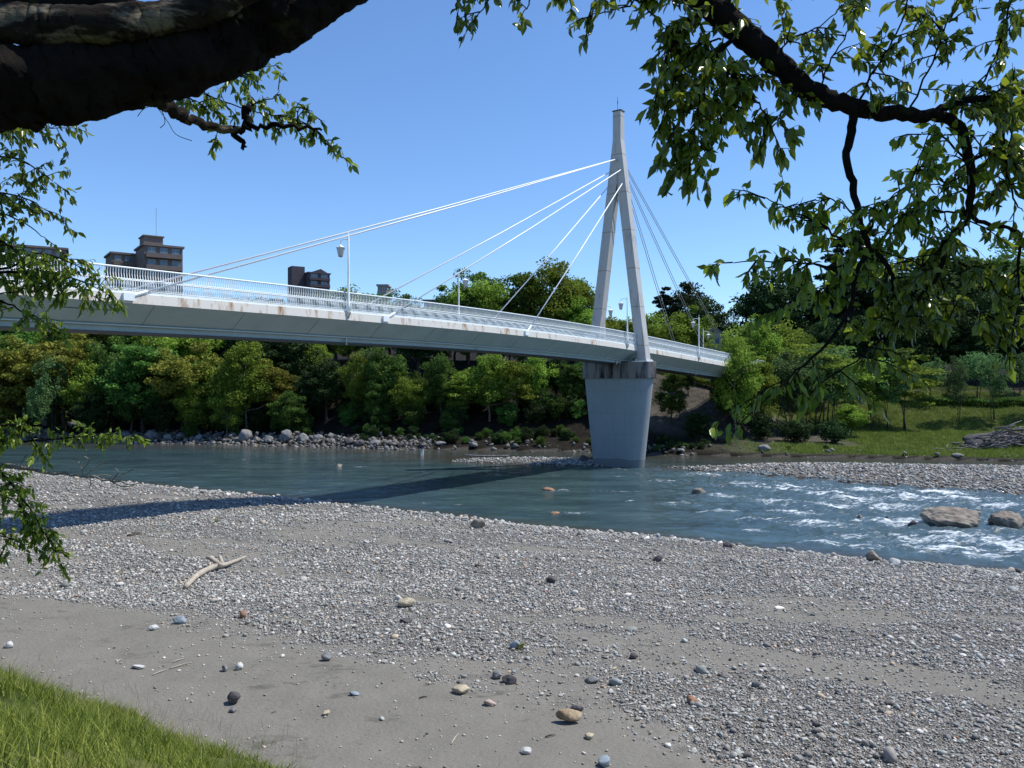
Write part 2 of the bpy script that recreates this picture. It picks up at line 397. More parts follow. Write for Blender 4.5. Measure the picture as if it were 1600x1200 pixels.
tag(grid('ground', xs, ys, gh, M['ground'], gattrs), kind='structure')

# ---------------------------------------------------------------- river
FD = Vector((.93, -.36)).normalized()
def GW(px, py): Y = H*F/(py-600); return ((px-800)/F*Y, Y)
foam_spots = [(880, 766, 26, 3), (960, 768, 60, 3), (900, 801, 34, 5), (1050, 786, 55, 5), (985, 783, 12, 4), (1130, 776, 60, 4), (1040, 752, 50, 3), (1100, 742, 40, 4), (1210, 784, 60, 4),
    (1240, 800, 50, 6), (1300, 790, 60, 6), (1330, 780, 50, 4), (1390, 792, 70, 5), (1270, 820, 70, 6), (1180, 830, 40, 3), (1400, 815, 70, 6), (1290, 850, 60, 8), (1350, 855, 50, 7), (1330, 838, 50, 5), (1440, 845, 90, 8), (1500, 840, 80, 7), (1560, 850, 80, 9),
    (1480, 860, 80, 6), (1540, 870, 70, 6), (1590, 860, 50, 9), (1420, 778, 60, 4), (1500, 780, 70, 4), (1570, 792, 50, 4), (1460, 770, 60, 3),
    (560, 729, 30, 2), (535, 767, 18, 3), (590, 764, 30, 2.5), (465, 768, 18, 2.5), (420, 764, 18, 1.5), (660, 787, 14, 3), (720, 789, 20, 2), (380, 719, 30, 1.5), (455, 718, 16, 1.5), (870, 743, 20, 2.5), (965, 745, 14, 2), (1160, 758, 50, 4), (1230, 762, 60, 4), (1120, 800, 50, 3), (1190, 812, 50, 3), (1360, 766, 60, 3), (1290, 772, 40, 3)]
def foam_mask(x, y):
    f = np.zeros_like(x)
    for px, py, wpx, hpx in foam_spots:
        X0, Y0 = GW(px, py); k = Y0/F; L = wpx*k*.8; Wd = hpx*Y0*Y0/(H*F)*.8+.15
        dx = x-X0; dy = y-Y0; a = .995; u = dx*a-dy*.1; v = dx*.1+dy*a
        f = np.maximum(f, np.exp(-(u/L)**2-(v/Wd)**2))
    return f
def rapids(x, y): return smooth(6, 20, x)*(1-smooth(74, 80, y))*.8+.12
def river_z(x, y):
    u = x*FD.x+y*FD.y; v = -x*FD.y+y*FD.x
    r = rapids(x, y)*smooth(-.5, 3, y-near_edge(x, y)); f = foam_mask(x, y)
    return r*(.55*(fbm(u/1.5, v/1.3, 81, 4)-.5)+.36*(fbm(u/.5, v/.45, 84, 3)-.5))+.16*f*r+.035*(fbm(u/1.2, v/.5, 87, 3)-.5)
m, t, b = mat('river_water', (.03, .05, .055), .12, .5)
oc = obco(t); mp = nd(t, 'ShaderNodeMapping'); mp.inputs['Rotation'].default_value = (0, 0, .12); mp.inputs['Scale'].default_value = (.35, 1.1, 1); t.links.new(oc, mp.inputs[0])
n1 = noise(t, mp.outputs[0], 1.1, 5, .6); n2 = noise(t, mp.outputs[0], 5, 6, .7); n3 = ramp(t, noise(t, mp.outputs[0], .35, 6, .65), [(.36, (0, 0, 0)), (.64, (1, 1, 1))])
deep = mixc(t, n3, (.026, .050, .058), (.056, .098, .106))
c = mixc(t, attr(t, 'shallow').outputs['Fac'], deep, (.055, .048, .036))  # brown of the shallows, plus the painted reflection of the far bank
af = attr(t, 'foam').outputs['Fac']; ar = attr(t, 'rapid').outputs['Fac']
fo = math_(t, 'ADD', math_(t, 'MULTIPLY', af, .74), math_(t, 'MULTIPLY', ar, .52))
nb = noise(t, mp.outputs[0], 2.2, 8, .75)
ns = math_(t, 'ADD', math_(t, 'MULTIPLY', math_(t, 'SUBTRACT', nb, .5), 3.6), math_(t, 'MULTIPLY', math_(t, 'SUBTRACT', noise(t, mp.outputs[0], 9, 5, .75), .5), 3.0))
thr = math_(t, 'SUBTRACT', math_(t, 'ADD', fo, ns), .86)
ff = nd(t, 'ShaderNodeMapRange'); t.links.new(thr, ff.inputs[0]); ff.inputs[1].default_value = 0; ff.inputs[2].default_value = .65
c = mixc(t, math_(t, 'MULTIPLY', ar, .7), c, (.075, .115, .13))
c = mixc(t, ff.outputs[0], c, (.70, .76, .80)); t.links.new(c, b.inputs['Base Color'])
t.links.new(mixc(t, ff.outputs[0], (.10, .10, .10), (.7, .7, .7)), b.inputs['Roughness'])
b.inputs['IOR'].default_value = 1.33
bump(t, b, math_(t, 'MULTIPLY', math_(t, 'ADD', math_(t, 'MULTIPLY', n1, .6), math_(t, 'MULTIPLY', n2, .4)), math_(t, 'ADD', math_(t, 'MULTIPLY', ar, .45), .58)), .75, .12); M['water'] = m
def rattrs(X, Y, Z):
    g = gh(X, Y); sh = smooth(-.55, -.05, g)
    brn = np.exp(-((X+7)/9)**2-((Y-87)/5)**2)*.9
    far_reflect = smooth(-15, -3, Y-far_edge(X, Y))*.75  # dark bank reflection painted into the water colour along the far side
    return dict(foam=foam_mask(X, Y), shallow=np.clip(np.maximum(np.maximum(sh*.85, brn), far_reflect), 0, 1), rapid=smooth(5, 26, X)*smooth(0, 4, Y-near_edge(X, Y))*(1-smooth(70, 78, Y)))
xs = axis([(-900, -120, 60), (-120, -50, 2), (-50, 0, .35), (0, 48, .16), (48, 150, 2), (150, 900, 80)])
ys = axis([(-400, 20, 20), (20, 32, .5), (32, 80, .16), (80, 112, .4), (112, 500, 12)])
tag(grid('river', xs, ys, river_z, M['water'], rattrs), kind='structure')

# ---------------------------------------------------------------- stones
def ico(sub):
    import bmesh
    bm = bmesh.new(); bmesh.ops.create_icosphere(bm, subdivisions=sub, radius=1); bm.verts.ensure_lookup_table()
    V = np.array([v.co[:] for v in bm.verts]); Fc = np.array([[v.index for v in f.verts] for f in bm.faces]); bm.free(); return V, Fc
def rock_shape(V, rr, cuts=7, amp=.12):
    V = V.copy()
    for _ in range(cuts):
        n = rr.normal(size=3); n /= np.linalg.norm(n); h = rr.uniform(.55, .9); d = V@n; V -= np.where(d > h, d-h, 0)[:, None]*n[None]*.9
    V *= (1+amp*rr.normal(size=(len(V), 1))*.5)
    return V
icos = {k: ico(k) for k in (1, 2, 3, 4, 5)}
def stones_mesh(name, X, Y, rad, cols, zf, sub, flat=.62, sink=.14):
    V0, F0 = icos[sub]; rr = np.random.default_rng(len(X)+sub)
    T = np.array([rock_shape(V0, rr) for _ in range(30)])
    n = len(X); ti = rr.integers(0, 30, n); S = np.stack([rr.uniform(.8, 1.45, n), rr.uniform(.7, 1.1, n), rr.uniform(flat*.6, flat*1.4, n)], 1)
    P_ = T[ti]*S[:, None, :]*rad[:, None, None]
    a = rr.uniform(0, 6.28, n); ta = rr.normal(0, .25, n); tb = rr.normal(0, .25, n)
    ca, sa = np.cos(a), np.sin(a)
    x = P_[..., 0]; y = P_[..., 1]; z = P_[..., 2]
    z2 = z*np.cos(ta)[:, None]+x*np.sin(ta)[:, None]; x2 = x*np.cos(ta)[:, None]-z*np.sin(ta)[:, None]
    y2 = y*np.cos(tb)[:, None]-z2*np.sin(tb)[:, None]; z3 = z2*np.cos(tb)[:, None]+y*np.sin(tb)[:, None]
    xx = x2*ca[:, None]-y2*sa[:, None]+X[:, None]; yy = x2*sa[:, None]+y2*ca[:, None]+Y[:, None]
    zz = z3+(zf(X, Y)+rad*S[:, 2]*(1-2*sink)*.8)[:, None]
    V = np.stack([xx, yy, zz], -1).reshape(-1, 3)
    Fc = (F0[None]+(np.arange(n)*len(V0))[:, None, None]).reshape(-1)
    col = np.repeat(cols, len(V0), 0)
    return V, Fc, col
pal = np.array([[.20, .20, .20], [.25, .265, .265], [.30, .31, .31], [.165, .18, .185], [.36, .37, .37], [.235, .265, .265], [.28, .265, .24], [.10, .10, .105], [.45, .45, .44], [.33, .28, .22], [.25, .17, .13], [.21, .24, .26]])
pw = np.array([.18, .16, .15, .10, .10, .10, .07, .04, .045, .03, .008, .05]); pw /= pw.sum()
def pcol(n): return np.array([1.22, 1.14, 1.05])*pal[rng.choice(len(pal), n, p=pw)]*rng.uniform(.75, 1.5, (n, 1))
def collect(parts, name, label_kind, m=M['stone']):
    V = np.concatenate([p[0] for p in parts]); off = 0; Fs = []
    for p in parts: Fs.append(p[1]+off); off += len(p[0])
    Fl = np.concatenate(Fs); col = np.concatenate([p[2] for p in parts])
    return tag(link(name, mesh_np(name, V, Fl, np.full(len(Fl)//3, 3), m, True, dict(col=col))), kind='stuff', **label_kind)
def sample(n, y0, y1, pw_=1.0):
    Y = rng.uniform(y0**2, y1**2, n)**.5; X = rng.uniform(-.72, .72, n)*Y; return X, Y
parts = []
for (n, y0, y1, r0, r1, sub, pwr) in ((120000, 12.5, 28, .012, .040, 1, 1.0), (80000, 24, 44, .024, .065, 1, 1.1), (30000, 12.5, 34, .030, .075, 2, 1.3), (60000, 38, 82, .05, .11, 1, 1.2), (5200, 12.5, 60, .07, .17, 2, 1.6)):
    X, Y = sample(n, y0, y1); g = gravel(X, Y); dn = near_edge(X, Y)-Y
    coarse = .3+.9*fbm(X/3, Y/2, 91, 3)
    if r0 < .03: keep = rng.random(n) < np.maximum(g**.8, .03)*1.0
    elif r1 > .15: keep = rng.random(n) < g**2*(smooth(12, 0, dn)*.7+.25)*coarse*1.2+.006
    else: keep = rng.random(n) < np.maximum(g*np.clip(coarse, 0, 1), .003)
    keep &= (dn > -.5) & (slope_s(X, Y) < -.1) & (rng.random(n) < smooth(-.5, .4, dn)+.12)
    X, Y = X[keep], Y[keep]; rad = r0+(r1-r0)*rng.random(len(X))**(2.2*pwr)
    rad *= 1+.45*smooth(4, .5, near_edge(X, Y)-Y)
    parts.append(stones_mesh('g', X, Y, rad, pcol(len(X)), gh, sub))
collect(parts, 'gravel', dict(label='grey river gravel spread over the near bar', cat='gravel'))
parts = []
n = 45000; X = rng.uniform(-7, 60, n); Y = rng.uniform(42, 87, n); z = gh(X, Y); k = (z > -.06) & (Y < far_edge(X, Y)-1) & (Y > near_edge(X, Y)+2)
k &= ((X > 14) | (rng.random(n) < .9)); X, Y = X[k], Y[k]; parts.append(stones_mesh('i', X, Y, .06+.13*rng.random(len(X))**2.2, pcol(len(X))*.95, gh, 1))
n = 14000; X = rng.uniform(-90, 70, n); Y = far_edge(X, X*0+100)+rng.uniform(-1.2, 6, n)**1; k = rng.random(n) < np.where(X < -10, 1, np.where(X < 20, .10, .03))*smooth(6, 1, Y-far_edge(X, Y)); X, Y = X[k], Y[k]
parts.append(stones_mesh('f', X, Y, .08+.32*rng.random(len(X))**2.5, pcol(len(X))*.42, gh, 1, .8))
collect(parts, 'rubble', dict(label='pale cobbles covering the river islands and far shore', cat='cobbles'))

def boulder(name, loc, dims, m, label, cat='rock', group=None, seed=0, sub=4, flatten=True, rz=0, sink=.25, cuts=16, zb=None):
    V0, F0 = icos[sub]; rr = np.random.default_rng(seed+5)
    V = V0.copy()
    for _ in range(cuts):
        n = rr.normal(size=3); n /= np.linalg.norm(n); h = rr.uniform(.5, .9); d = V@n; V -= np.where(d > h, d-h, 0)[:, None]*n[None]*.85
    q = V*2.3+seed
    V *= (1+.30*(fbm(q[:, 0]+q[:, 2], q[:, 1]-q[:, 2]*.7, seed)-.5)+.22*(fbm(q[:, 0]*3+q[:, 2], q[:, 1]*3+q[:, 2]*2, seed+3)-.5)-.12*np.abs(vn(q[:, 0]*2+q[:, 2]*3, q[:, 1]*2, seed+9)-.5))[:, None]
    V *= np.array(dims)/2
    o = link(name, mesh_np(name, V, F0.ravel(), np.full(len(F0), 3), m, True))
    z = zb if zb is not None else ghs(loc[0], loc[1])
    o.location = (loc[0], loc[1], z+dims[2]*(.5-sink)); o.rotation_euler = (rr.normal(0, .06), rr.normal(0, .06), rz)
    return tag(o, label, cat, group)
near_stones = [  # px, py(bottom), width px, aspect, height ratio, material, label
 (720, 1085, 30, .62, .45, 'rock_beige', 'smooth beige oval stone lying alone on the grey sand'),
 (765, 1104, 20, .7, .5, 'rock_pink', 'small pinkish rounded stone right of the beige oval stone'),
 (362, 1103, 24, .8, .75, 'rock_dark', 'rough dark angular rock on the sand near the grass bank'),
 (363, 1114, 16, .7, .5, 'rock_grey', 'small grey stone just below the rough dark rock'),
 (822, 1179, 20, .6, .45, 'rock_pale', 'pale rounded stone on the sand near the bottom centre'),
 (946, 1199, 24, .8, .6, 'rock_blue', 'bluish pointed stone at the bottom edge below the driftwood chunk'),
 (795, 1070, 28, .7, .5, 'rock_dark', 'flat dark grey stone at the edge of gravel and sand'),
 (778, 1062, 18, .8, .8, 'rock_grey', 'upright grey stone leaning beside the flat dark stone'),
 (213, 1046, 24, .5, .3, 'rock_pale', 'flat white oval stone on the sand above the grass'),
 (553, 1088, 18, .6, .4, 'rock_blue', 'thin pale blue stone alone on the sand right of the dark rock'),
 (508, 1119, 14, .7, .6, 'rock_beige', 'small tan stone on bare sand lower centre left'),
 (1083, 1100, 22, .7, .6, 'rock_rust', 'rust coloured stone amid gravel right of centre bottom'),
 (634, 950, 30, .7, .5, 'rock_beige', 'cream and tan flat stone on the sandy patch mid beach'),
 (633, 975, 20, .7, .5, 'rock_dark', 'black flat stone in gravel below the cream stone'),
 (922, 1156, 16, .7, .6, 'rock_beige', 'small light brown stone right below the driftwood chunk'),
 (902, 1113, 24, .5, .4, 'rock_dark', 'dark grey flat stone right behind the driftwood chunk'),
 (378, 966 , 16, .8, .7, 'rock_rust', 'orange brown stone in fine gravel below the driftwood log'),
 (350, 1050, 12, .8, .9, 'rock_grey', 'small round grey stone at the lower edge of gravel, left one of two'),
 (373, 1047, 13, .8, .8, 'rock_pale', 'small round pale stone at the lower edge of gravel, right one of two'),
 (745, 826, 24, .8, .75, 'rock_tan', 'rounded brown grey boulder on the waterline of the near bar'),
 (862, 912, 20, .8, .6, 'rock_dark', 'dark stone in the gravel of the middle bar'),
 (1029, 879, 16, .8, .7, 'rock_dark', 'blackish stone in pale gravel right of centre'),
 (1401, 885, 17, .9, .9, 'rock_pale', 'rounded whitish stone at the water edge on the right'),
 (1366, 877, 22, .8, .8, 'rock_tan', 'brown angular boulder at the water edge left of the whitish stone'),
 (1138, 857, 14, .8, .8, 'rock_dark', 'dark round stone on the shoreline near the rapids'),
 (510, 1033, 18, .8, .7, 'rock_grey', 'grey pointed stone at the gravel edge lower left of centre'),
 (280, 975, 22, .6, .5, 'rock_blue', 'blue grey slab in the small stone cluster on the sand'),
 (238, 985, 18, .6, .45, 'rock_pale', 'whitish stone in the small stone cluster on the sand'),
 (925, 1068, 24, .6, .45, 'rock_grey', 'flat light grey stone at the gravel edge above the driftwood chunk'),
 (10, 1013, 16, .8, .6, 'rock_pale', 'whitish stone at the left edge just above the grass'),
 (990, 1030, 16, .8, .6, 'rock_dark', 'small dark stone on sand patch right of the grass tuft'),
 (805, 1015, 18, .8, .7, 'rock_blue', 'blue grey stone beside the green grass tuft'),
]
for i, (px, py, wpx, asp, hr, mm, lab) in enumerate(near_stones):
    g = G(px, py); wd = wpx*g.y/F
    boulder('stone', (g.x, g.y+wd*asp*.4), (wd*1.08, wd*1.0*asp*1.2, wd*hr*1.25), M[mm], lab, 'stone', 'single stones on the beach', i*7+1, 3, rz=random.uniform(-.3, .3), sink=.18)
# rocks in the river
def river_rock(px, py, wpx, hpx, dep, m_, lab, seed):
    X, Y = GW(px, py); k = Y/F
    boulder('river_rock', (X, Y+dep*.5), (wpx*k, dep, hpx*k*1.9), m_, lab, 'rock', 'rocks in the river', seed, sub=5 if wpx > 50 else 4, sink=.47, zb=.0, cuts=22)
river_rock(1508, 826, 108, 38, 2.6, M['rock_tan'], 'largest pale tan boulder in the rapids, flat topped', 3)
river_rock(1592, 828, 60, 26, 1.8, M['rock_tan'], 'brown boulder right behind the large flat topped one', 4)
river_rock(1433, 822, 22, 9, .6, M['rock_dark'], 'small black wet rock left of the large boulder', 8)
river_rock(1346, 811, 9, 8, .3, M['rock_tan'], 'tiny tan rock sticking out of the white water', 9)
river_rock(1387, 811, 7, 5, .25, M['rock_dark'], 'tiny black rock in the white water', 10)
river_rock(858, 767, 30, 6, .8, M['rock_rust'], 'low brown rock awash in mid river below the pier', 11)
river_rock(1096, 772, 34, 8, 1.0, M['rock_tan'], 'low brownish rock awash left of the rapids', 12)
river_rock(868, 803, 18, 3, .5, M['rock_rust'], 'barely exposed brown rock near the shore before the foam', 13)
river_rock(528, 730, 14, 5, .7, M['rock_tan'], 'small tan rock in the calm upper river', 14)
river_rock(1115, 748, 14, 6, .6, M['rock_grey'], 'small grey rock in shallow water right of the pier', 15)
river_rock(912, 724, 26, 12, 1.5, M['rock_dark'], 'dark rock pile against the left side of the pier foot', 16)
# far bank boulders
fb = [(447, 693, 34, 26, 'biggest pale grey boulder on the far bank, left of centre'), (237, 690, 26, 16, None), (262, 691, 18, 12, None), (285, 690, 24, 14, None), (310, 692, 16, 10, None), (338, 691, 22, 13, None), (360, 693, 16, 10, None),
      (385, 690, 24, 17, None), (400, 694, 18, 10, None), (420, 695, 20, 12, None), (475, 696, 26, 14, None), (497, 695, 20, 13, None), (518, 688, 18, 12, 'rounded grey boulder set back from the far water edge'), (520, 698, 14, 8, None), (545, 698, 18, 9, None), (562, 699, 20, 10, None), (585, 700, 24, 12, None), (610, 701, 16, 8, None),
      (625, 703, 14, 6, None), (40, 664, 40, 18, None), (80, 666, 44, 22, None), (120, 668, 40, 14, None), (160, 684, 26, 10, None), (195, 688, 30, 12, None), (215, 686, 22, 10, None), (1193, 712, 22, 10, 'pale broken rock on the far shore right of the pier'), (1497, 722, 22, 8, 'squarish pale rock on the far waterline at the right'), (1065, 708, 16, 6, None), (690, 704, 22, 7, None), (740, 704, 18, 6, None)]
for i, (px, py, wp, hp, lab) in enumerate(fb):
    Y = H*F/(py-600)+.3; Y = float(far_edge((px-800)/F*Y, Y))+random.uniform(.3, 2.0)+(2 if lab and 'set back' in lab else 0)
    X = (px-800)/F*Y; k = Y/F
    boulder('boulder', (X, Y), (wp*k*random.uniform(.8, 1.1), wp*k*random.uniform(.6, .9), hp*k*random.uniform(.9, 1.4)), random.choice([M['rock_grey'], M['rock_grey'], M['rock_dark']]) if not lab else M['rock_grey'], lab or 'grey boulder among the rocks lining the far river bank', 'boulder', 'boulders lining the far bank', 40+i*3, 3, rz=random.uniform(0, 3), sink=.25, cuts=9)

# ---------------------------------------------------------------- bridge
A0 = Vector((-20.5, 31.8, 0)); DR = Vector((.592, .806, 0)).normalized(); NR = Vector((-DR.y, DR.x, 0))
def railz(t):
    if t > 62: return railz(62)-.0488*(t-62)
    return 13.42-(.00066 if t > 25 else .00022)*(t-25)**2
def BP(t, u, dz): p = A0+DR*t+NR*u; p.z = railz(t)-1.1+dz; return p     # dz measured from the kerb top
T0, T1, BW = -22.0, 92.0, 4.7
PT = 55.5; PC = A0+DR*PT+NR*2.35
bridge = empty('bridge', (PC.x, PC.y, 0), 'grey green cable stayed footbridge with one tall A shaped pylon crossing the river', 'bridge')
def bpart(mb, name, m_, parent=None, sm=False): 
    o = mb.build(name, M[m_] if isinstance(m_, str) else m_, None, sm)
    o.parent = parent or bridge
    o.matrix_parent_inverse = Matrix.Translation(-bridge.location) if (parent is None) else Matrix.Identity(4)
    return o
def sweep(prof, ts, close=True):
    mb = MB(); n = len(prof)
    for t_ in ts:
        for u, z in prof: mb.v.append(BP(t_, u, z))
    for i in range(len(ts)-1):
        for k in range(n if close else n-1):
            a = i*n+k; b = i*n+(k+1) % n; mb.f.append([a, a+n, b+n, b])
    if close: mb.f.append(list(range(n))); mb.f.append([(len(ts)-1)*n+k for k in range(n)][::-1])
    return mb
ts = list(np.linspace(T0, T1, 58))
bpart(sweep([(.32, -.06), (BW-.32, -.06), (BW-.32, -.25), (.32, -.25)], ts), 'walkway', mat('walkway_paving', (.22, .15, .12), .9)[0])
for sgn, un in ((1, 0), (-1, BW)):
    f = lambda u: un+sgn*u
    pr = [(f(.05), -.11), (f(.31), -.11), (f(.31), -.50), (f(0), -.56)]
    fa = bpart(sweep(pr if sgn > 0 else pr[::-1], ts), 'edge_beam', 'fascia')
    pr = [(f(.10), 0), (f(.30), 0), (f(.30), -.11), (f(.10), -.11)]
    bpart(sweep(pr if sgn > 0 else pr[::-1], ts), 'kerb', 'rail')
g = [(.02, -.565), (1.25, -1.50), (1.25, -1.53), (1.32, -1.53), (1.32, -1.78), (BW-1.32, -1.78), (BW-1.32, -1.53), (BW-1.25, -1.53), (BW-1.25, -1.50), (BW-.02, -.565)]
bpart(sweep(g, ts), 'girder', 'girder')
for s, uu in ((1, 1.14), (-1, BW-1.14)):
    bpart(sweep([(uu-.05, -1.47), (uu+.05, -1.47), (uu+.05, -1.53), (uu-.05, -1.53)], ts), 'bottom_flange', 'flange')
bpart(sweep([(1.22, -1.784), (BW-1.22, -1.784), (BW-1.22, -1.83), (1.22, -1.83)], ts), 'soffit_plate', 'dark_steel')
# seams and fixings on the web
sm_ = mat('paint_seam', (.20, .23, .22), .7)[0]
for t_ in np.arange(-18, 54, 4.9):
    mb = MB(); a = BP(t_, .05, -.60); b_ = BP(t_, 1.18, -1.455); off = (Vector((0, 0, -1))-NR*.75).normalized()*.006
    mb.bar(a+off, b_+off, .014, .012); bpart(mb, 'web_seam', sm_)
mb = MB(); mb.bar(BP(2.5, .45, -.90)-NR*.02, BP(5.3, .45, -.90)-NR*.02, .03); bpart(mb, 'web_rib', 'dark_steel')
for t_ in (19.3, 53.0, 71.5):
    mb = MB(); mb.tube([BP(t_, 1.18, -1.5), BP(t_, 1.18, -1.95)], .05, 8); bpart(mb, 'drain_pipe', 'flange')
# railings
for side, u0, sg in (('n', .2, -1), ('f', BW-.2, 1)):
    bal = MB(); hr = MB(); md = MB()
    def RP(t_, du, z): return BP(t_, u0+sg*du, z)
    tt = np.linspace(T0, T1, 200)
    hr.tube([RP(t_, 0.03, 1.07) for t_ in tt], .042, 8)
    md.tube([RP(t_, 0.05, .56) for t_ in tt], .026, 6); md.tube([RP(t_, 0, .13) for t_ in tt], .024, 6)
    for t_ in np.arange(T0, T1, .125):
        if abs(t_-PT) < .62: continue
        pts = [(0, .02), (.06, .3), (.05, .56), (.0, .8), (.03, 1.04)]
        bal.tube([RP(t_, d, z) for d, z in pts], .019, 4, False)
    ro = bpart(bal, 'railing', 'rail'); ro['label'] = 'near side railing of wavy white balusters' if side == 'n' else 'far side railing of wavy white balusters'
    a = hr.build('handrail', M['rail'], ro, True); b_ = md.build('rail_bar', M['rail'], ro, True)
# pylon
def AT(t_, u, z): p = A0+DR*t_+NR*u; p.z = z; return p
UC = 2.35
ZB, ZT = 10.15, 34.7
def outer(z): return max(.43, 3.2-.130*(z-10.6))
zs = [ZB, 17.5, 26.0, 31.9, ZT]
def thick(z): return np.interp(z, [ZB, 27, ZT], [1.0, .9, .78])
prof = [(-outer(z), z) for z in zs]+[(outer(z), z) for z in zs[::-1]]
zc = 27.6
prof += [(outer(ZB)-1.0, ZB), (outer(20)-.98, 20), (outer(26.6)-.97, 26.6), (.0, zc), (-(outer(26.6)-.97), 26.6), (-(outer(20)-.98), 20), (-(outer(ZB)-1.0), ZB)]
mb = MB(); n = len(prof)
for s in (-1, 1):
    for u, z in prof: mb.v.append(AT(PT+s*thick(z)/2, UC+u, z))
for k in range(n): mb.f.append([k, (k+1) % n, n+(k+1) % n, n+k])
N1 = list(range(n)); idx = {p: i for i, p in enumerate(prof)}
# quads for the concave face: left leg, right leg, head
L = [0, 1, 2, 3, 4]; Rr = [9, 8, 7, 6, 5]; Ri = [10, 11, 12]; Li = [16, 15, 14]; Cc = 13
fq = [[L[0], Li[0], Li[1], L[1]], [L[1], Li[1], Li[2], L[2]], [L[2], Li[2], Cc, L[3]], [Cc, Rr[3], L[3]], [L[3], Rr[3], Rr[4], L[4]], [Rr[0], Rr[1], Ri[1], Ri[0]], [Rr[1], Rr[2], Ri[2], Ri[1]], [Rr[2], Rr[3], Cc, Ri[2]]]
for q in fq: mb.f.append(q[::-1]); mb.f.append([n+i for i in q])
py_ = bpart(mb, 'pylon', 'pylon')
import bmesh
bm = bmesh.new(); bm.from_mesh(py_.data); bmesh.ops.recalc_face_normals(bm, faces=bm.faces); bm.to_mesh(py_.data); bm.free()
bv = py_.modifiers.new('bev', 'BEVEL'); bv.width = .04; bv.segments = 2; bv.limit_method = 'ANGLE'; bv.angle_limit = R(50)
mb = MB(); mb.box(AT(PT, UC, ZT+.05), .86, .95, .1, DR, NR); bpart(mb, 'pylon_top_plate', 'dark_steel', None)
mb = MB(); mb.tube([AT(PT, UC+.1, ZT+.1), AT(PT, UC+.1, ZT+1.5)], .022, 6); mb.tube([AT(PT, UC+.1, ZT+.9), AT(PT, UC+.1, ZT+1.05)], .05, 6); bpart(mb, 'lightning_rod', 'dark_steel')
for s in (-1, 1):
    mb = MB(); mb.box(AT(PT, UC+s*(outer(ZB)-.5), ZB+.06), 1.35, 1.3, .14, DR, NR)
    for a in (-1, 1):
        for c_ in (-1, 1): mb.tube([AT(PT+a*.56, UC+s*(outer(ZB)-.5)+c_*.54, ZB+.1), AT(PT+a*.56, UC+s*(outer(ZB)-.5)+c_*.54, ZB+.26)], .05, 6)
    bpart(mb, 'base_plate', 'rail')
mb = MB(); mb.box(AT(PT, UC, 10.75), .8, 2*(outer(10.75)-.8), .55, DR, NR)
for s in (-1, 1): mb.box(AT(PT, UC+s*1.35, 10.32), .7, .7, .34, DR, NR)
bpart(mb, 'cross_beam', 'girder')
# pier
def stadium(L_, T_, z, n=14):
    out = []; r = T_/2; h = L_/2-r
    for k in range(n+1):
        a = -math.pi/2+math.pi*k/n; out.append(AT(PT+r*math.sin(a)*1.0, UC+h+r*math.cos(a), z))
    for k in range(n+1):
        a = math.pi/2+math.pi*k/n; out.append(AT(PT+r*math.sin(a), UC-h+r*math.cos(a), z))
    return out
def loft(levels, name, m_):
    mb = MB(); rings = [stadium(*l) for l in levels]; n = len(rings[0])
    for r_ in rings: mb.v += r_
    for i in range(len(rings)-1):
        for k in range(n): a = i*n+k; b = i*n+(k+1) % n; mb.f.append([a, a+n, b+n, b][::-1])
    mb.f.append(list(range(n))[::-1]); mb.f.append([(len(rings)-1)*n+k for k in range(n)])
    o = bpart(mb, name, m_, None, True)
    bm = bmesh.new(); bm.from_mesh(o.data); bmesh.ops.recalc_face_normals(bm, faces=bm.faces)
    for e in bm.edges:
        if e.calc_face_angle(0) > .7: e.smooth = False
    bm.to_mesh(o.data); bm.free()
    return o
loft([(5.2, 2.2, -2.5), (5.35, 2.2, 0), (6.4, 2.3, 4.5), (7.3, 2.4, 8.55)], 'pier', 'pier')
loft([(7.65, 2.75, 8.55), (7.75, 2.8, 8.6), (7.75, 2.8, 10.1), (7.65, 2.7, 10.15)], 'pier_cap', 'cap')
# cables
for i, (t_, zt) in enumerate(((5.3, 30.0), (21.5, 28.9), (36.6, 27.6))):
    for s, uu in ((-1, .03), (1, BW-.03)):
        a = AT(PT-thick(zt)/2+.02, UC+s*(outer(zt)-.28-(.35 if i == 0 else 0)), zt); b_ = BP(t_, uu, -.25)
        mb = MB(); mb.tube([a, a.lerp(b_, .5)-Vector((0, 0, .12)), b_], .048, 8); bpart(mb, 'cable', 'cable', None, True)
        mb = MB(); d = (a-b_).normalized(); mb.tube([b_-d*.25, b_+d*.9], .085, 10); mb.box(b_-d*.1, .5, .28, .34, DR, NR); bpart(mb, 'cable_anchor', 'rail')
for i, (t_, zt) in enumerate(((88.0, 29.6), (79.0, 28.6), (69.5, 27.4))):
    for s in (-1, 1):
        a = AT(PT+thick(zt)/2-.02, UC-(outer(zt)-.35)+(s*.08), zt); b_ = BP(t_, UC+s*.15, -.1)
        mb = MB(); mb.tube([a, a.lerp(b_, .5)-Vector((0, 0, .1)), b_], .034, 6); bpart(mb, 'back_stay', 'backstay', None, True)
# abutment, its colour darkened to paint in the shade under the deck end
mb = MB(); mb.box(AT(93.2, UC, 7.2), 2.4, 5.4, 3.9, DR, NR)
tag(mb.build('abutment', M['rock_dark'], None), 'concrete abutment darkened for shade under the far end of the bridge behind trees', 'abutment')

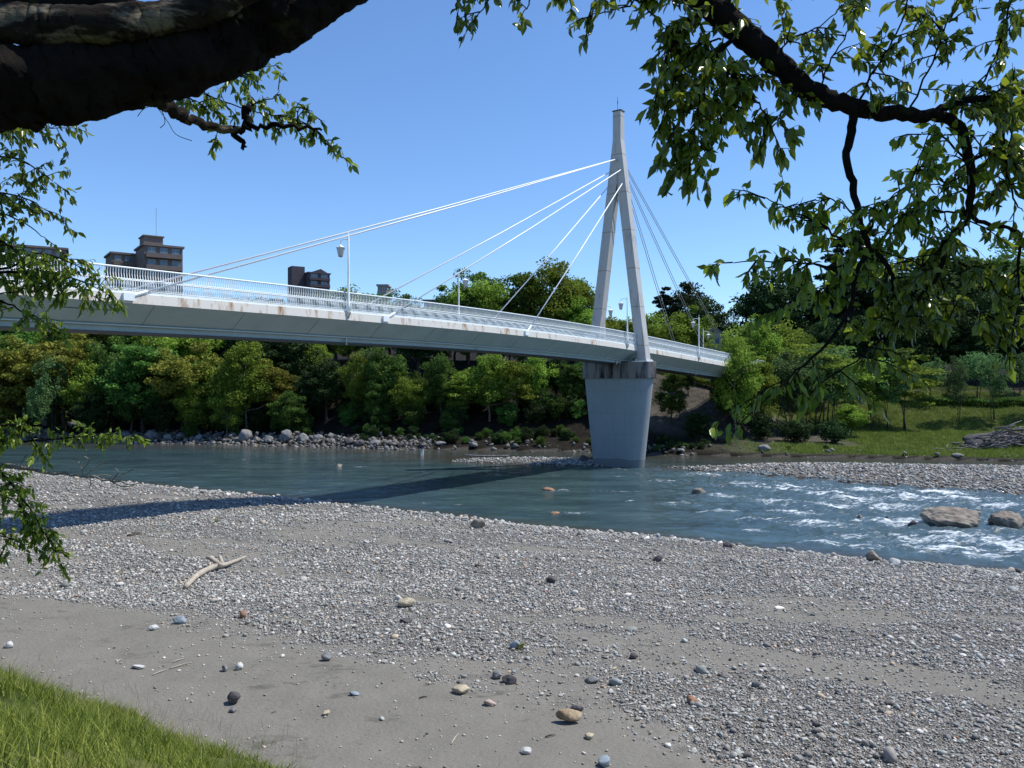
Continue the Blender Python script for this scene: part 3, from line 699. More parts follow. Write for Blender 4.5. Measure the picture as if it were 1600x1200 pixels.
# lamps on the bridge
mglass = mat('lamp_glass', (.55, .58, .58), .25)[0]; mcap = mat('lamp_cap', (.28, .25, .22), .5)[0]
def lamp_proto():
    r = empty('street_lamp'); r['category'] = 'street lamp'; r['group'] = 'lantern posts along the bridge'
    mb = MB(); mb.lathe((0, 0, -.1), [(.11, 0), (.11, .5), (.075, .6), (.06, 2.4), (.05, 4.45), (.015, 4.5), (.012, 4.72)], 10); mb.build('post', M['rail'], r, True)
    mb = MB(); mb.tube([(.0, 0, 4.2), (.35, 0, 4.23), (.66, 0, 4.17), (.68, 0, 4.02)], .028, 8); mb.tube([(0, 0, 4.0), (.2, 0, 4.2)], .015, 6); mb.build('arm', M['rail'], r, True)
    mb = MB(); mb.lathe((.68, 0, 3.98), [(.03, 0), (.05, -.07), (.28, -.20), (.26, -.23), (.04, -.235)], 8); l = mb.build('lamp_shade', M['rail'], r)
    mb = MB(); mb.lathe((.68, 0, 3.98), [(.23, -.24), (.12, -.72)], 6); mb.build('glass', mglass, l)
    mb = MB()
    for k in range(6):
        a = k*math.pi/3; mb.bar((.68+.235*math.cos(a), .235*math.sin(a), 3.74), (.68+.125*math.cos(a), .125*math.sin(a), 3.26), .022)
    mb.lathe((.68, 0, 3.28), [(.14, 0), (.14, -.04), (.03, -.09)], 8); mb.build('lantern_frame', mcap, l)
    mb = MB(); mb.lathe((0, 0, -.45), [(.05, 0), (.2, .3), (.2, .36)], 4); mb.build('bracket', M['fascia'], r)
    return r
lp = lamp_proto(); first = True
inward = math.atan2(NR.y, NR.x)
for t_, side, lab in ((18.4, 0, 'nearest white lantern post, on the near edge of the bridge'), (34.0, 1, 'white lantern post on the far edge, against the round trees left of the pylon'),
                      (56.9, 1, 'lantern post on the far edge seen between the pylon legs'), (52.9, 0, 'lantern post half hidden beside the near pylon leg'),
                      (69.6, 0, 'lantern post on the near edge right of the pylon'), (82, 1, 'small lantern post at the far end of the bridge by the trees')):
    o = lp if first else copy_tree(lp); first = False
    o.location = BP(t_, .0 if side == 0 else BW, 0); o.rotation_euler = (0, 0, inward if side == 0 else inward+math.pi); o['label'] = lab

# ---------------------------------------------------------------- buildings far behind
mwin = mat('window_glass', (.10, .15, .20), .12, .6)[0]; 
M['brown_wall'] = m_rock('brown_tile', (.15, .12, .11), (.19, .155, .14), .4, .01); M['dark_wall'] = m_rock('dark_tile', (.07, .06, .075), (.10, .09, .10), .4, .01)
M['pale_wall'] = m_rock('pale_render', (.30, .28, .26), (.36, .34, .32), .4, .01); M['roof'] = m_rock('roof_tile', (.08, .08, .09), (.14, .14, .15), 2, .02)
def apart(px0, px1, pytop, Y, depth, floors, bays, wall, label, fh=3.0, rot=0, extra=None, drop=12):
    k = Y/F; wd = (px1-px0)*k; X = ((px0+px1)/2-800)*k; zt = H-(pytop-600)*k; hgt = zt-ghs(X, Y+depth/2)+1
    r = empty('apartment_building', (X, Y+depth/2, zt-hgt), label, 'building', None, rot)
    wd *= .86; depth *= .8
    mb = MB(); mb.box((0, 0, hgt/2), wd, depth, hgt); mb.build('wall', M[wall], r)
    mb = MB(); mb.box((0, 0, hgt+.2), wd+.8, depth+.8, .5); rf = mb.build('roof', M[wall], r)
    for f in range(floors):
        z = hgt-fh*(f+1)
        mb = MB(); mb.box((0, -depth/2-.65, z+.5), wd*.94, 1.3, 1.1); mb.build('balcony', M[wall], r)
        for b_ in range(bays):
            x = -wd*.47+wd*.94*(b_+.5)/bays
            mb = MB(); mb.box((x, -depth/2-.04, z+1.6), wd*.94/bays*.66, .1, 1.9); wi = mb.build('window', mwin, r)
            mb = MB(); mb.box((x, -depth/2-.11, z+1.6), .12, .06, 1.9); mb.box((x, -depth/2-.11, z+2.6), wd*.94/bays*.7, .08, .12); mb.build('frame', M['pale_wall'], wi)
    if extra: extra(r, wd, depth, hgt)
    return r
def ex1(r, wd, dp, h):
    mb = MB(); mb.box((-wd*.18, 1, h+1.7), wd*.5, dp*.5, 2.6); mb.box((-wd*.18, 1, h+3.1), wd*.56, dp*.56, .3); ph = mb.build('penthouse', M['brown_wall'], r)
    mb = MB(); mb.tube([(-wd*.05, 1, h+3), (-wd*.05, 1, h+11)], .06, 5); mb.build('antenna', M['backstay'], r)
apart(196, 262, 383, 200, 14, 5, 3, 'brown_wall', 'tall brown apartment block with rooftop antenna behind the bridge at left', 3.0, .62, ex1)
apart(150, 206, 396, 206, 12, 4, 3, 'brown_wall', 'lower brown wing left of the antenna apartment block', 3.0, .62)
apart(-64, 80, 383, 190, 14, 5, 8, 'brown_wall', 'long brown apartment block behind the leaves at the far left', 3.0, .5)
def ex2(r, wd, dp, h):
    mb = MB(); n = len(mb.v); w2 = wd/2
    for yy in (-dp/2, dp/2): mb.v += [Vector((-w2, yy, h)), Vector((w2, yy, h)), Vector((w2*.15, yy, h+wd*.22))]
    mb.f += [[0, 1, 2], [3, 5, 4], [0, 2, 5, 3], [1, 4, 5, 2]]; mb.build('gable', M['dark_wall'], r)
    mb = MB(); mb.box((-w2-3.0, 0, h/2+1.5), 5.5, 6, h+3.0); mb.build('stair_tower', M['dark_wall'], r)
apart(462, 502, 426, 330, 18, 6, 2, 'dark_wall', 'dark high rise with pitched top and stair tower behind the bridge', 2.9, .55, ex2)
apart(588, 606, 446, 260, 8, 2, 2, 'pale_wall', 'small grey rooftop block just above the trees left of centre')
apart(660, 696, 470, 240, 9, 2, 4, 'brown_wall', 'low brown building right of the small grey rooftop block', 2.8)
def house(px, Y, wpx, pyt, label, rot=0):
    k = Y/F; X = (px-800)*k; wd = wpx*k; zt = H-(pyt-600)*k; zb = ghs(X, Y)-.3; h = max(3.0, zt-zb-wd*.25)
    r = empty('house', (X, Y, zb), label, 'house', None, rot)
    mb = MB(); mb.box((0, 0, h/2), wd, wd*1.2, h); mb.build('wall', M['pale_wall'], r)
    mb = MB(); w2 = wd*.58; d2 = wd*.68
    for yy in (-d2, d2): mb.v += [Vector((-w2, yy, h)), Vector((w2, yy, h)), Vector((0, yy, h+wd*.28))]
    mb.f += [[0, 1, 2], [3, 5, 4], [0, 2, 5, 3], [1, 4, 5, 2], [0, 3, 4, 1]]; mb.build('roof', M['roof'], r)
    for s in (-1, 1):
        mb = MB(); mb.box((s*wd*.22, -wd*.6-.03, h-1.6), wd*.2, .08, 1.3); mb.build('window', mwin, r)
house(1111, 128, 26, 513, 'grey gabled house behind the far end of the bridge')

# ---------------------------------------------------------------- trees on the far bank
def leaf_quads(Pc, size, rr, up=.5, elong=1.6):
    n = len(Pc); N = rr.normal(size=(n, 3)); N[:, 2] = np.abs(N[:, 2])+up; N /= np.linalg.norm(N, axis=1)[:, None]
    a = rr.normal(size=(n, 3)); a -= (a*N).sum(1)[:, None]*N; a /= np.linalg.norm(a, axis=1)[:, None]; b = np.cross(N, a)
    s = (size*rr.uniform(.6, 1.35, n))[:, None]
    V = np.stack([Pc-a*s*elong/2, Pc-b*s*.45+a*s*.05, Pc+a*s*elong/2, Pc+b*s*.45+a*s*.05], 1).reshape(-1, 3)
    return V
def crown_mesh(name, m_, clumps, per, size, rr, spread=(1, 1, .6), tint=None, up=.5):
    """clumps: (k,4) centre + radius"""
    k = len(clumps); ci = np.repeat(np.arange(k), per); n = len(ci)
    d = rr.normal(size=(n, 3)); d /= np.linalg.norm(d, axis=1)[:, None]; rad = rr.random(n)**.45
    Pc = clumps[ci, :3]+d*rad[:, None]*clumps[ci, 3:4]*np.array(spread)
    V = leaf_quads(Pc, size, rr, up); tn = np.clip(rr.random(k)[ci]*.6+rr.random(n)*.4, 0, 1)
    return mesh_np(name, V, np.arange(len(V)), np.full(n, 4), m_, False, dict(tint=np.repeat(tn, 4)))
def trunk_mesh(name, h, r0, limbs, rr, m_, lean=.05, multi=1, top=.8):
    mb = MB()
    for j in range(multi):
        off = Vector((rr.normal(0, .25), rr.normal(0, .25), 0)) if multi > 1 else Vector((0, 0, 0)); ln = Vector((rr.normal(0, lean), rr.normal(0, lean), 0))
        if multi > 1: ln += off*.35
        pts = [off+ln*h*(i/7)**1.2+Vector((rr.normal(0, .06), rr.normal(0, .06), 0))*(i > 0)+Vector((0, 0, h*top*i/7-.4*(i == 0))) for i in range(8)]
        r1 = r0/(multi**.5); mb.tube(pts, [r1*(1.25 if i == 0 else 1)*(1-i/8.5) for i in range(8)], 7, False)
        for q in range(limbs//multi):
            i = rr.integers(2, 7); s = pts[i]; a = rr.uniform(0, 6.28); L_ = h*rr.uniform(.18, .38)
            e = s+Vector((math.cos(a)*L_, math.sin(a)*L_, L_*rr.uniform(.3, 1.0))); mid = s.lerp(e, .5)+Vector((0, 0, -L_*.08))
            rr0 = r1*(1-i/8.5)*.55; mb.tube([s, mid, e], [rr0, rr0*.6, rr0*.2], 5, False)
    me = bpy.data.meshes.new(name); me.from_pydata([tuple(v) for v in mb.v], [], mb.f); me.materials.append(m_)
    me.polygons.foreach_set('use_smooth', [True]*len(me.polygons)); me.update(); return me
def ell_clumps(rr, k, cz, rx, rz, r, shell=.55, bottom=-1.0):
    out = []
    while len(out) < k:
        d = rr.normal(size=3); d /= np.linalg.norm(d); q = shell+(1-shell)*rr.random()
        if d[2]*q < bottom: continue
        out.append([d[0]*q*rx, d[1]*q*rx, cz+d[2]*q*rz, r*rr.uniform(.6, 1.35)])
    return np.array(out)
def cone_clumps(rr, k, z0, z1, r0, r):
    out = []
    for i in range(k):
        f = 1-(1-rr.random())**.6; z = z0+(z1-z0)*f; rad = r0*(1-f)**.75*(.45+.55*rr.random())+.15; a = rr.uniform(0, 6.28)
        out.append([rad*math.cos(a), rad*math.sin(a), z, r*(1.1-f*.6)*rr.uniform(.7, 1.2)])
    return np.array(out)
# kinds are modelled 10 m tall
PRO = {}
def proto(key, mk, n, fn):
    PRO[key] = [fn(np.random.default_rng(hash_(key)+i*13)) for i in range(n)]
def hash_(s): return sum(ord(c)*(i+3) for i, c in enumerate(s))
def pk(mkey, clf, per, size, spread=(1, 1, .55), bark='bark', r0=.2, limbs=9, multi=1, up=.5, lean=.04):
    def f(rr):
        return (trunk_mesh('trunk', 10, r0, limbs, rr, M[bark], lean, multi), crown_mesh('crown', M[mkey], clf(rr), per, size, rr, spread, up=up))
    return f
proto('round', 0, 3, pk('leaf_mid', lambda rr: ell_clumps(rr, 84, 5.8, 4.0, 4.1, 1.1, .4, -.9), 170, .21, r0=.25))
proto('fresh', 0, 3, pk('leaf_fresh', lambda rr: ell_clumps(rr, 72, 5.7, 4.0, 4.1, 1.1, .35, -.95), 175, .20, (1.0, 1.0, .7), bark='bark_pale', r0=.16))
proto('olive', 0, 2, pk('leaf_olive', lambda rr: ell_clumps(rr, 76, 5.7, 3.8, 4.2, 1.0, .35, -.9), 160, .20, (1, 1, .5)))
proto('dark', 0, 3, pk('leaf_dark', lambda rr: ell_clumps(rr, 95, 5.8, 3.6, 4.1, 1.2, .45, -.9), 130, .23, r0=.28))
proto('conifer', 0, 2, pk('leaf_conifer', lambda rr: cone_clumps(rr, 110, 1.6, 10.1, 2.7, .8), 110, .22, (1.2, 1.2, .45), r0=.22, limbs=5))
proto('maple', 0, 3, pk('leaf_fresh', lambda rr: ell_clumps(rr, 46, 6.0, 3.4, 3.6, 1.1, .3, -.8), 120, .20, (1.35, 1.35, .26), 'bark', .13, 10, 3, .9, .09))
proto('cool', 0, 3, pk('leaf_cool', lambda rr: ell_clumps(rr, 55, 6.3, 2.6, 3.5, .8, .3, -.75), 80, .17, (.9, .9, .9), 'bark', .10, 9, 3, .3, .07))
proto('shrub', 0, 3, pk('leaf_mid', lambda rr: ell_clumps(rr, 50, 4.4, 5.5, 4.5, 1.9, .4, -.8), 90, .42, r0=.2, limbs=6, multi=3))
proto('darkshrub', 0, 3, pk('leaf_dark', lambda rr: ell_clumps(rr, 55, 4.6, 5.5, 4.8, 1.9, .35, -.9), 90, .42, r0=.2, limbs=6, multi=3))
def bare(rr):
    mb = MB()
    def br(p, d, L_, r, dep):
        e = p+d*L_; mb.tube([p, p.lerp(e, .5)+Vector(rr.normal(0, .04*L_, 3)), e], [r, r*.8, r*.6], 5 if dep > 2 else 3, False)
        if dep == 0: return
        for _ in range(3 if dep > 1 else 4):
            nd_ = (d+Vector(rr.normal(0, .38, 3))+Vector((0, 0, .1))).normalized(); br(p.lerp(e, rr.uniform(.55, 1)), nd_, L_*rr.uniform(.6, .85), r*.55, dep-1)
    br(Vector((0, 0, -.3)), Vector((0, 0, 1)), 3.4, .13, 5)
    me = bpy.data.meshes.new('t'); me.from_pydata([tuple(v) for v in mb.v], [], mb.f); me.materials.append(M['bark_pale']); me.update(); return me
BARE = bare(np.random.default_rng(5))
cnt = {}
def tree(kind, X, Y, h, wscale, label, group=None, name=None, zoff=-.1):
    i = cnt.get(kind, 0); cnt[kind] = i+1
    tm, cm = PRO[kind][i % len(PRO[kind])]; z = ghs(X, Y)+zoff; s = h/10
    nm = name or {'conifer': 'conifer_tree', 'shrub': 'shrub', 'darkshrub': 'shrub', 'maple': 'maple_tree', 'cool': 'young_tree'}.get(kind, 'broadleaf_tree')
    r = empty(nm, (X, Y, z), label, 'shrub' if 'shrub' in kind else 'tree', group, random.uniform(0, 6.28))
    r.scale = (s*wscale, s*wscale, s)
    link('trunk', tm, r); link('crown', cm, r)
    return r
def treep(kind, px, Y, pytop, wscale, label, group=None, name=None):
    X = (px-800)/F*Y; zt = H-(pytop-600)/F*Y; z = ghs(X, Y); return tree(kind, X, Y, max(2, zt-z)/1.0, wscale, label, group, name)
# prominent ones (kind, px, Y, top px, wscale, label)
big = [
 ('fresh', 762, 124, 412, .75, 'tall rounded tree behind the railing, left one of the pair left of the pylon'),
 ('fresh', 866, 122, 405, .85, 'tallest rounded tree left of the pylon, right one of the pair'),
 ('round', 732, 126, 420, .7, 'rounded tree at the left flank of the round pair above the railing'),
 ('round', 815, 128, 425, .85, 'mid green tree filling the gap between the round pair'),
 ('fresh', 900, 125, 425, .7, 'light green tree at the right flank of the round pair above the railing'),
 ('fresh', 965, 126, 478, .9, 'light green tree left behind the pylon legs'),
 ('fresh', 905, 118, 462, .8, 'lower bright green tree between the tall round tree and the pylon'),
 ('fresh', 1010, 125, 486, .9, 'bright green tree filling the gap between the pylon legs'),
 ('fresh', 1062, 118, 472, .85, 'yellow green tree behind the railing right of the pylon'),
 ('conifer', 1040, 165, 446, .95, 'dark pointed conifer right of the pylon on the skyline'),
 ('dark', 1078, 160, 440, .7, 'dark dense tree on the skyline beside the pointed conifer'),
 ('dark', 1108, 150, 470, .75, 'dark tree on the skyline lowest to the right of the conifer'),
 ('dark', 1205, 150, 418, .72, 'large dark tree on the skyline right of the bare tree'),
 ('dark', 1255, 158, 432, .8, 'dark tree behind the hanging cherry twigs'),
 ('conifer', 1348, 155, 345, .8, 'tallest dark conifer behind the cherry branches'),
 ('conifer', 1310, 150, 372, .9, 'dark conifer left of the tallest conifer'),
 ('dark', 1400, 150, 400, .8, 'dark tree between the tall conifer and the right edge trees'),
 ('dark', 1460, 148, 392, .85, 'dark wide tree in the right background'),
 ('round', 1520, 150, 384, .8, 'broad mid green tree in the right background'),
 ('round', 1590, 150, 372, .85, 'broad mid green tree at the right edge of the background'),
 ('dark', 1660, 145, 390, .9, 'dark tree beyond the right edge'),
 ('fresh', 1185, 118, 492, .7, 'yellow green tree hiding the far end of the bridge'),
 ('fresh', 1235, 122, 500, .75, 'yellow green tree right of the far end of the bridge'),
 ('fresh', 1290, 122, 520, .6, 'yellow green tree left of the dark gap on the right bank'),
 ('maple', 1165, 109, 540, .8, 'slender fresh green tree at the foot of the far abutment'),
 ('maple', 1418, 112, 538, .95, 'bright maple with several stems standing on the grassy right bank'),
 ('maple', 1362, 113, 545, .85, 'bright green maple just left of the multi stemmed maple'),
 ('cool', 1210, 106, 555, .85, 'thin stemmed young tree left of the brown slope'),
 ('cool', 1262, 105, 540, .9, 'dark stemmed young tree on the brown slope'),
 ('cool', 1240, 107, 550, .9, 'young tree with crooked dark trunk on the brown slope'),
 ('cool', 1312, 108, 548, .9, 'young green tree in front of the brown slope'),
 ('fresh', 1330, 104, 630, 1.2, 'low bushy tree with fresh foliage on the right bank'),
 ('cool', 1495, 114, 552, .7, 'thin blue green sapling on the grass slope'),
 ('cool', 1555, 114, 548, .95, 'spreading blue green young tree on the grass slope'),
 ('cool', 1620, 114, 552, .9, 'blue green young tree at the right edge of the grass slope'),
 ('maple', 1128, 103, 600, .8, 'slender tree in the shade by the bridge shadow'),
 ('maple', 1150, 100, 520, .9, 'leafy maple in front of the far end of the bridge deck'),
 ('fresh', 1148, 97, 508, .45, 'narrow yellow green tree right where the deck disappears'),
 ('round', 1132, 99, 560, .4, 'small green tree below the end of the deck'),
 ('fresh', 1178, 101, 545, .6, 'yellow green tree in front of the abutment'),
 ('cool', 1235, 104, 545, 1.1, 'mid green young tree left of the crooked trunked one'),
 ('maple', 1275, 108, 520, 1.0, 'tall spreading maple above the brown slope'),
 ('maple', 1325, 112, 530, 1.0, 'spreading maple between the brown slope and the grass'),
 ('cool', 1290, 109, 530, 1.2, 'tall airy tree over the brown slope'),
 ('cool', 1390, 112, 560, 1.0, 'airy tree behind the multi stemmed maple'),
 ('cool', 1455, 122, 556, 1.2, 'blue green tree on the crest behind the hedge, left'),
 ('cool', 1525, 122, 545, 1.3, 'blue green tree on the crest behind the hedge, middle'),
 ('cool', 1590, 122, 550, 1.3, 'blue green tree on the crest behind the hedge, right'),
 ('darkshrub', 1190, 97, 640, .8, 'dark low bush at the foot of the brown slope, left'),
 ('darkshrub', 1245, 97, 648, .9, 'dark low bush at the foot of the brown slope, middle'),
 ('darkshrub', 1300, 97, 650, .9, 'dark low bush at the foot of the brown slope, right'),
 ('darkshrub', 1090, 96, 640, .9, 'dark low bush in the bridge shadow'),
 ('round', 1050, 99, 572, .6, 'green tree right behind the pier under the deck'),
 ('dark', 1075, 107, 560, .5, 'dark tree under the bridge near the hedge'),
]
for kd, px, Y, pt, ws, lab in big: treep(kd, px, Y, pt, ws*(1.25 if kd in ('fresh', 'round', 'dark') else 1.1), lab)
# bright ones hanging over the water, below the deck
row = [(-20, 114, 525, 'olive'), (35, 116, 520, 'olive'), (80, 113, 548, 'cool'), (100, 118, 515, 'olive'), (140, 113, 562, 'fresh'), (175, 116, 525, 'round'), (225, 113, 527, 'round'), (205, 112, 575, 'round'), (285, 112, 530, 'olive'), (320, 113, 560, 'round'),
       (385, 111, 528, 'fresh'), (425, 112, 560, 'olive'), (470, 112, 590, 'dark'), (300, 110, 600, 'fresh'), (560, 110, 545, 'fresh'), (600, 109, 530, 'round'), (640, 107, 575, 'fresh'), (690, 107, 552, 'round'), (720, 105, 575, 'maple'), (765, 106, 548, 'fresh'), (805, 105, 552, 'maple'), (835, 107, 548, 'fresh'), (870, 109, 556, 'dark'), (895, 106, 562, 'round'), (915, 107, 550, 'round'),
       (510, 112, 560, 'dark'), (60, 111, 590, 'cool'), (145, 111, 610, 'dark'), (250, 109, 620, 'dark'), (450, 108, 610, 'round'), (355, 109, 605, 'fresh'), (590, 107, 590, 'round')]
nmlab = {'olive': 'olive brown leafed tree under the deck', 'round': 'mid green leafy tree under the deck', 'fresh': 'yellow green leafy tree under the deck',
         'cool': 'airy blue green tree under the deck', 'dark': 'dark evergreen under the deck', 'maple': 'tiered maple overhanging the far bank'}
ordn = ['leftmost', 'second', 'third', 'fourth', 'fifth', 'sixth', 'seventh', 'eighth', 'ninth', 'tenth', 'eleventh', 'twelfth', 'thirteenth', 'fourteenth', 'fifteenth', 'sixteenth']
rk = {}
for px, Y, pt, kd in sorted(row):
    q = rk.get(kd, 0); rk[kd] = q+1; lb = nmlab[kd]+', '+(ordn[q]+(' from the left' if q else '')+' of its kind')
    treep(kd, px, Y, pt, .72+random.random()*.35, lb, 'trees along the far bank below the deck')
rr = random.Random(3)
for i in range(46):   # second and third rows
    px = -60+i*21.5+rr.uniform(-8, 8); Y = rr.uniform(119, 138)
    pt = rr.uniform(478, 520) if px > 480 else rr.uniform(440, 500)+(20 if px < 480 else 0)
    if px > 690: pt = rr.uniform(490, 540)
    kd = rr.choice(['dark', 'round', 'dark', 'round', 'fresh', 'olive'] if px < 300 else ['dark', 'round', 'dark', 'fresh'])
    treep(kd, px, Y, pt, 1.1, 'tree in the dense wood behind the far bank, '+{'dark': 'dark green', 'round': 'mid green', 'fresh': 'yellow green', 'olive': 'olive brown'}[kd], 'trees of the wood behind the far bank')
for px, pt in ((525, 450), (555, 446), (590, 448), (622, 452), (500, 470), (650, 470), (680, 478)):
    treep('round' if px != 555 else 'fresh', px, 150, pt, .9, 'tree top showing above the railing left of centre', 'tree tops above the railing')
for i in range(16):
    px = 1010+i*42+rr.uniform(-12, 12); Y = rr.uniform(133, 146); treep('dark', px, Y, rr.uniform(490, 520) if px < 1350 else rr.uniform(440, 480), .85, 'dark tree in the shaded wood behind the right bank, '+ordn[i]+(' from the left' if i else ''), 'dark trees behind the right bank')
for (px, Y, pt) in ((1150, 150, 455), (1158, 152, 440)):
    X = (px-800)/F*Y; z = ghs(X, Y); o = link('bare_tree', BARE); o.location = (X, Y, z); o.scale = [((H-(pt-600)/F*Y)-z)/10.5]*3; o.rotation_euler = (0, 0, px)
    tag(o, 'pale bare tree on the skyline left of the large dark tree' if px == 1158 else 'smaller pale bare tree next to the taller bare tree', 'tree')
# undergrowth shrubs
for i in range(230):
    px = rr.uniform(-60, 1300); Y0 = float(far_edge((px-800)/F*104, 100)); df = rr.uniform(4.5, 19); Y = Y0+df; X = (px-800)/F*Y
    if 15 < X < 40 and 6 < df: continue
    if X > 15 and rr.random() < .4: continue
    hs_ = rr.uniform(.8, 1.8) if df < 7 else rr.uniform(2.0, 4.2)
    kd = 'shrub' if rr.random() < .45 else 'darkshrub'
    tree(kd, X, Y, hs_*(.45 if X > 15 else 1), .8, ('leafy green' if kd == 'shrub' else 'dark leafy')+' shrub in the undergrowth at the foot of the far wood', 'shrubs in the undergrowth')
for i in range(75):
    px = rr.uniform(560, 1010) if i % 3 else rr.uniform(1020, 1110); Y0 = float(far_edge((px-800)/F*98, 98)); Y = Y0+rr.uniform(1.2, 7); X = (px-800)/F*Y; k2 = i % 4
    tree('shrub' if k2 == 0 else 'darkshrub', X, Y, rr.uniform(.6, 1.9) if px < 1010 else rr.uniform(.4, 1.0), .9, ('leafy green' if k2 == 0 else 'dark leafy')+' bush low on the dark bank near the pier', 'bushes on the dark bank near the pier')
for px, py, hpx, lab in ((297, 672, 38, 'spiky pale green shrub on rocks at the far bank, left'), (478, 672, 34, 'round fresh green shrub behind the biggest far boulder'), (808, 662, 18, 'small bright shrub in the dark below the wood'), (365, 668, 30, 'green shrub between the two far bank shrubs')):
    Y = 109 if px < 600 else 100; X = (px-800)/F*Y; o = tree('shrub', X, Y, hpx*Y/F, .6, lab); 
# hedges
def hedge(px0, Y0, px1, Y1, h, wd, label, m_='leaf_fresh'):
    a = Vector(((px0-800)/F*Y0, Y0, 0)); b_ = Vector(((px1-800)/F*Y1, Y1, 0)); L_ = (b_-a).length; n = int(L_*500*h); rr2 = np.random.default_rng(int(px0))
    f = rr2.random(n); side = rr2.uniform(-.5, .5, n)*wd; d = (b_-a)/L_; X = a.x+(b_.x-a.x)*f-d.y*side; Y = a.y+(b_.y-a.y)*f+d.x*side
    Z = gh(X, Y)+h*rr2.random(n)**.45*(1+.08*np.sin(X*1.3)); V = leaf_quads(np.stack([X, Y, Z], 1), .16, rr2)
    o = link('hedge', mesh_np('hedge', V, np.arange(len(V)), np.full(n, 4), M[m_], False, dict(tint=np.repeat(rr2.random(n), 4)))); return tag(o, label, 'hedge')
hedge(1440, 121, 1720, 116, 1.0, 1.2, 'long clipped hedge along the top of the grass slope', 'leaf_mid')
hedge(1040, 112, 1128, 109, 1.0, 1.2, 'short bright hedge seen under the deck right of the pier')
# far grass
def grass_mesh(name, X, Y, h, wd, m_, rr2, lean=.35):
    n = len(X); Z = gh(X, Y)-.02; a = rr2.uniform(0, 6.28, n); H_ = h*rr2.uniform(.5, 1.3, n); lx = rr2.normal(0, lean, n)*H_; ly = rr2.normal(0, lean, n)*H_
    dx = np.cos(a)*wd/2; dy = np.sin(a)*wd/2
    V = np.stack([np.stack([X-dx, Y-dy, Z], 1), np.stack([X+dx, Y+dy, Z], 1), np.stack([X+dx*.7+lx*.4, Y+dy*.7+ly*.4, Z+H_*.6], 1), np.stack([X-dx*.7+lx*.4, Y-dy*.7+ly*.4, Z+H_*.6], 1), np.stack([X+lx, Y+ly, Z+H_*.97], 1)], 1).reshape(-1, 3)
    b5 = (np.arange(n)*5)[:, None]; F4 = np.hstack([b5, b5+1, b5+2, b5+3, b5+3, b5+2, b5+4]).ravel(); sz = np.tile([4, 3], n)
    tn = np.clip(fbm(X/.7, Y/.7, 5)*.8+rr2.normal(.1, .22, n), 0, 1)
    return link(name, mesh_np(name, V, F4, sz, m_, False, dict(tint=np.repeat(tn, 5))))
r2 = np.random.default_rng(12)
n = 150000; X = r2.uniform(22, 75, n); Y = r2.uniform(78, 128, n); df = Y-far_edge(X, Y)
k = (df > .5) & (X < .7*Y) & (fbm(X/2.5, Y/2.5, 71)+.25*smooth(30, 40, X) > .38) & (r2.random(n) < smooth(20, 36, X)) & ((X > 42) | (df < 9)); X, Y = X[k], Y[k]
tag(grass_mesh('bank_grass', X, Y, .12+.5*fbm(X/1.2, Y/1.2, 19, 3)**1.6, .05, M['far_grass'], r2, .5), 'green grass covering the far right bank', 'grass', kind='stuff')
# near grass bank
n = 560000; X = r2.uniform(-17, 9, n); Y = r2.uniform(1.5, 22, n); s = slope_s(X, Y)+1.0*(fbm(X/.35, Y/.35, 99, 3)-.5); k = (s > -.25) & (fbm(X/.9, Y/.9, 97, 3) < .80) & (r2.random(n) < smooth(-.35, .7, s)) & (X > -.75*Y-4) & (r2.random(n) < .45+.55*(Y > 9)); X, Y = X[k], Y[k]
tag(grass_mesh('bank_grass', X, Y, .10+.24*fbm(X/.5, Y/.5, 15, 3)**1.5, .011, M['grass'], r2, .55), 'bright green grass on the near bank at the lower left', 'grass', kind='stuff')
n = 14000; X = r2.uniform(-15, -1, n); Y = r2.uniform(10, 20.5, n); s = slope_s(X, Y); k = (s > -.9) & (s < 7) & (r2.random(n) < np.where(s < 0, .22, .12+.9*(fbm(X/.7, Y/.7, 131, 3) > .55))); X, Y = X[k], Y[k]
tag(grass_mesh('dry_grass', X, Y, .36, .007, M['dry'], r2, .35), 'pale seeding grass stalks on the near bank edge', 'grass', kind='stuff')
for px, py, hh_, lab in ((815, 1014, .22, 'small green grass tuft growing alone in the gravel'), (338, 818, .35, 'faint green weed tuft in gravel below the bridge shadow'), (215, 910, .12, 'dry tuft on gravel left of the driftwood log')):
    g = G(px, py); X = g.x+r2.normal(0, .05, 60); Y = g.y+r2.normal(0, .05, 60); tag(grass_mesh('grass_tuft', X, Y, hh_, .012, M['dry'] if 'dry' in lab else M['grass'], r2, .3), lab, 'grass')

# ---------------------------------------------------------------- driftwood, sticks
def stick(name, pts, rad, m_, label, cat='driftwood', seed=1, group=None, extra=()):
    mb = MB(); pts = [Vector(p) for p in pts]; o0 = pts[0].copy(); mb.tube(cat_rom(pts, 4), interp_r(rad, (len(pts)-1)*4+1), 9, True, .12, seed)
    for e, er in extra: mb.tube([Vector(p) for p in e], er, 8, True, .15, seed+1)
    return tag(mb.build(name, m_, None, True, origin=o0), label, cat, group)
def cat_rom(p, k):
    out = []
    for i in range(len(p)-1):
        a = p[max(i-1, 0)]; b = p[i]; c = p[i+1]; d = p[min(i+2, len(p)-1)]
        for j in range(k):
            t_ = j/k; out.append(.5*((2*b)+(c-a)*t_+(2*a-5*b+4*c-d)*t_*t_+(3*b-a-3*c+d)*t_**3))
    out.append(p[-1]); return out
def interp_r(r, n): return list(np.interp(np.linspace(0, 1, n), np.linspace(0, 1, len(r)), r))
def GP(px, py, up): g = G(px, py); return g+Vector((0, 0, up))
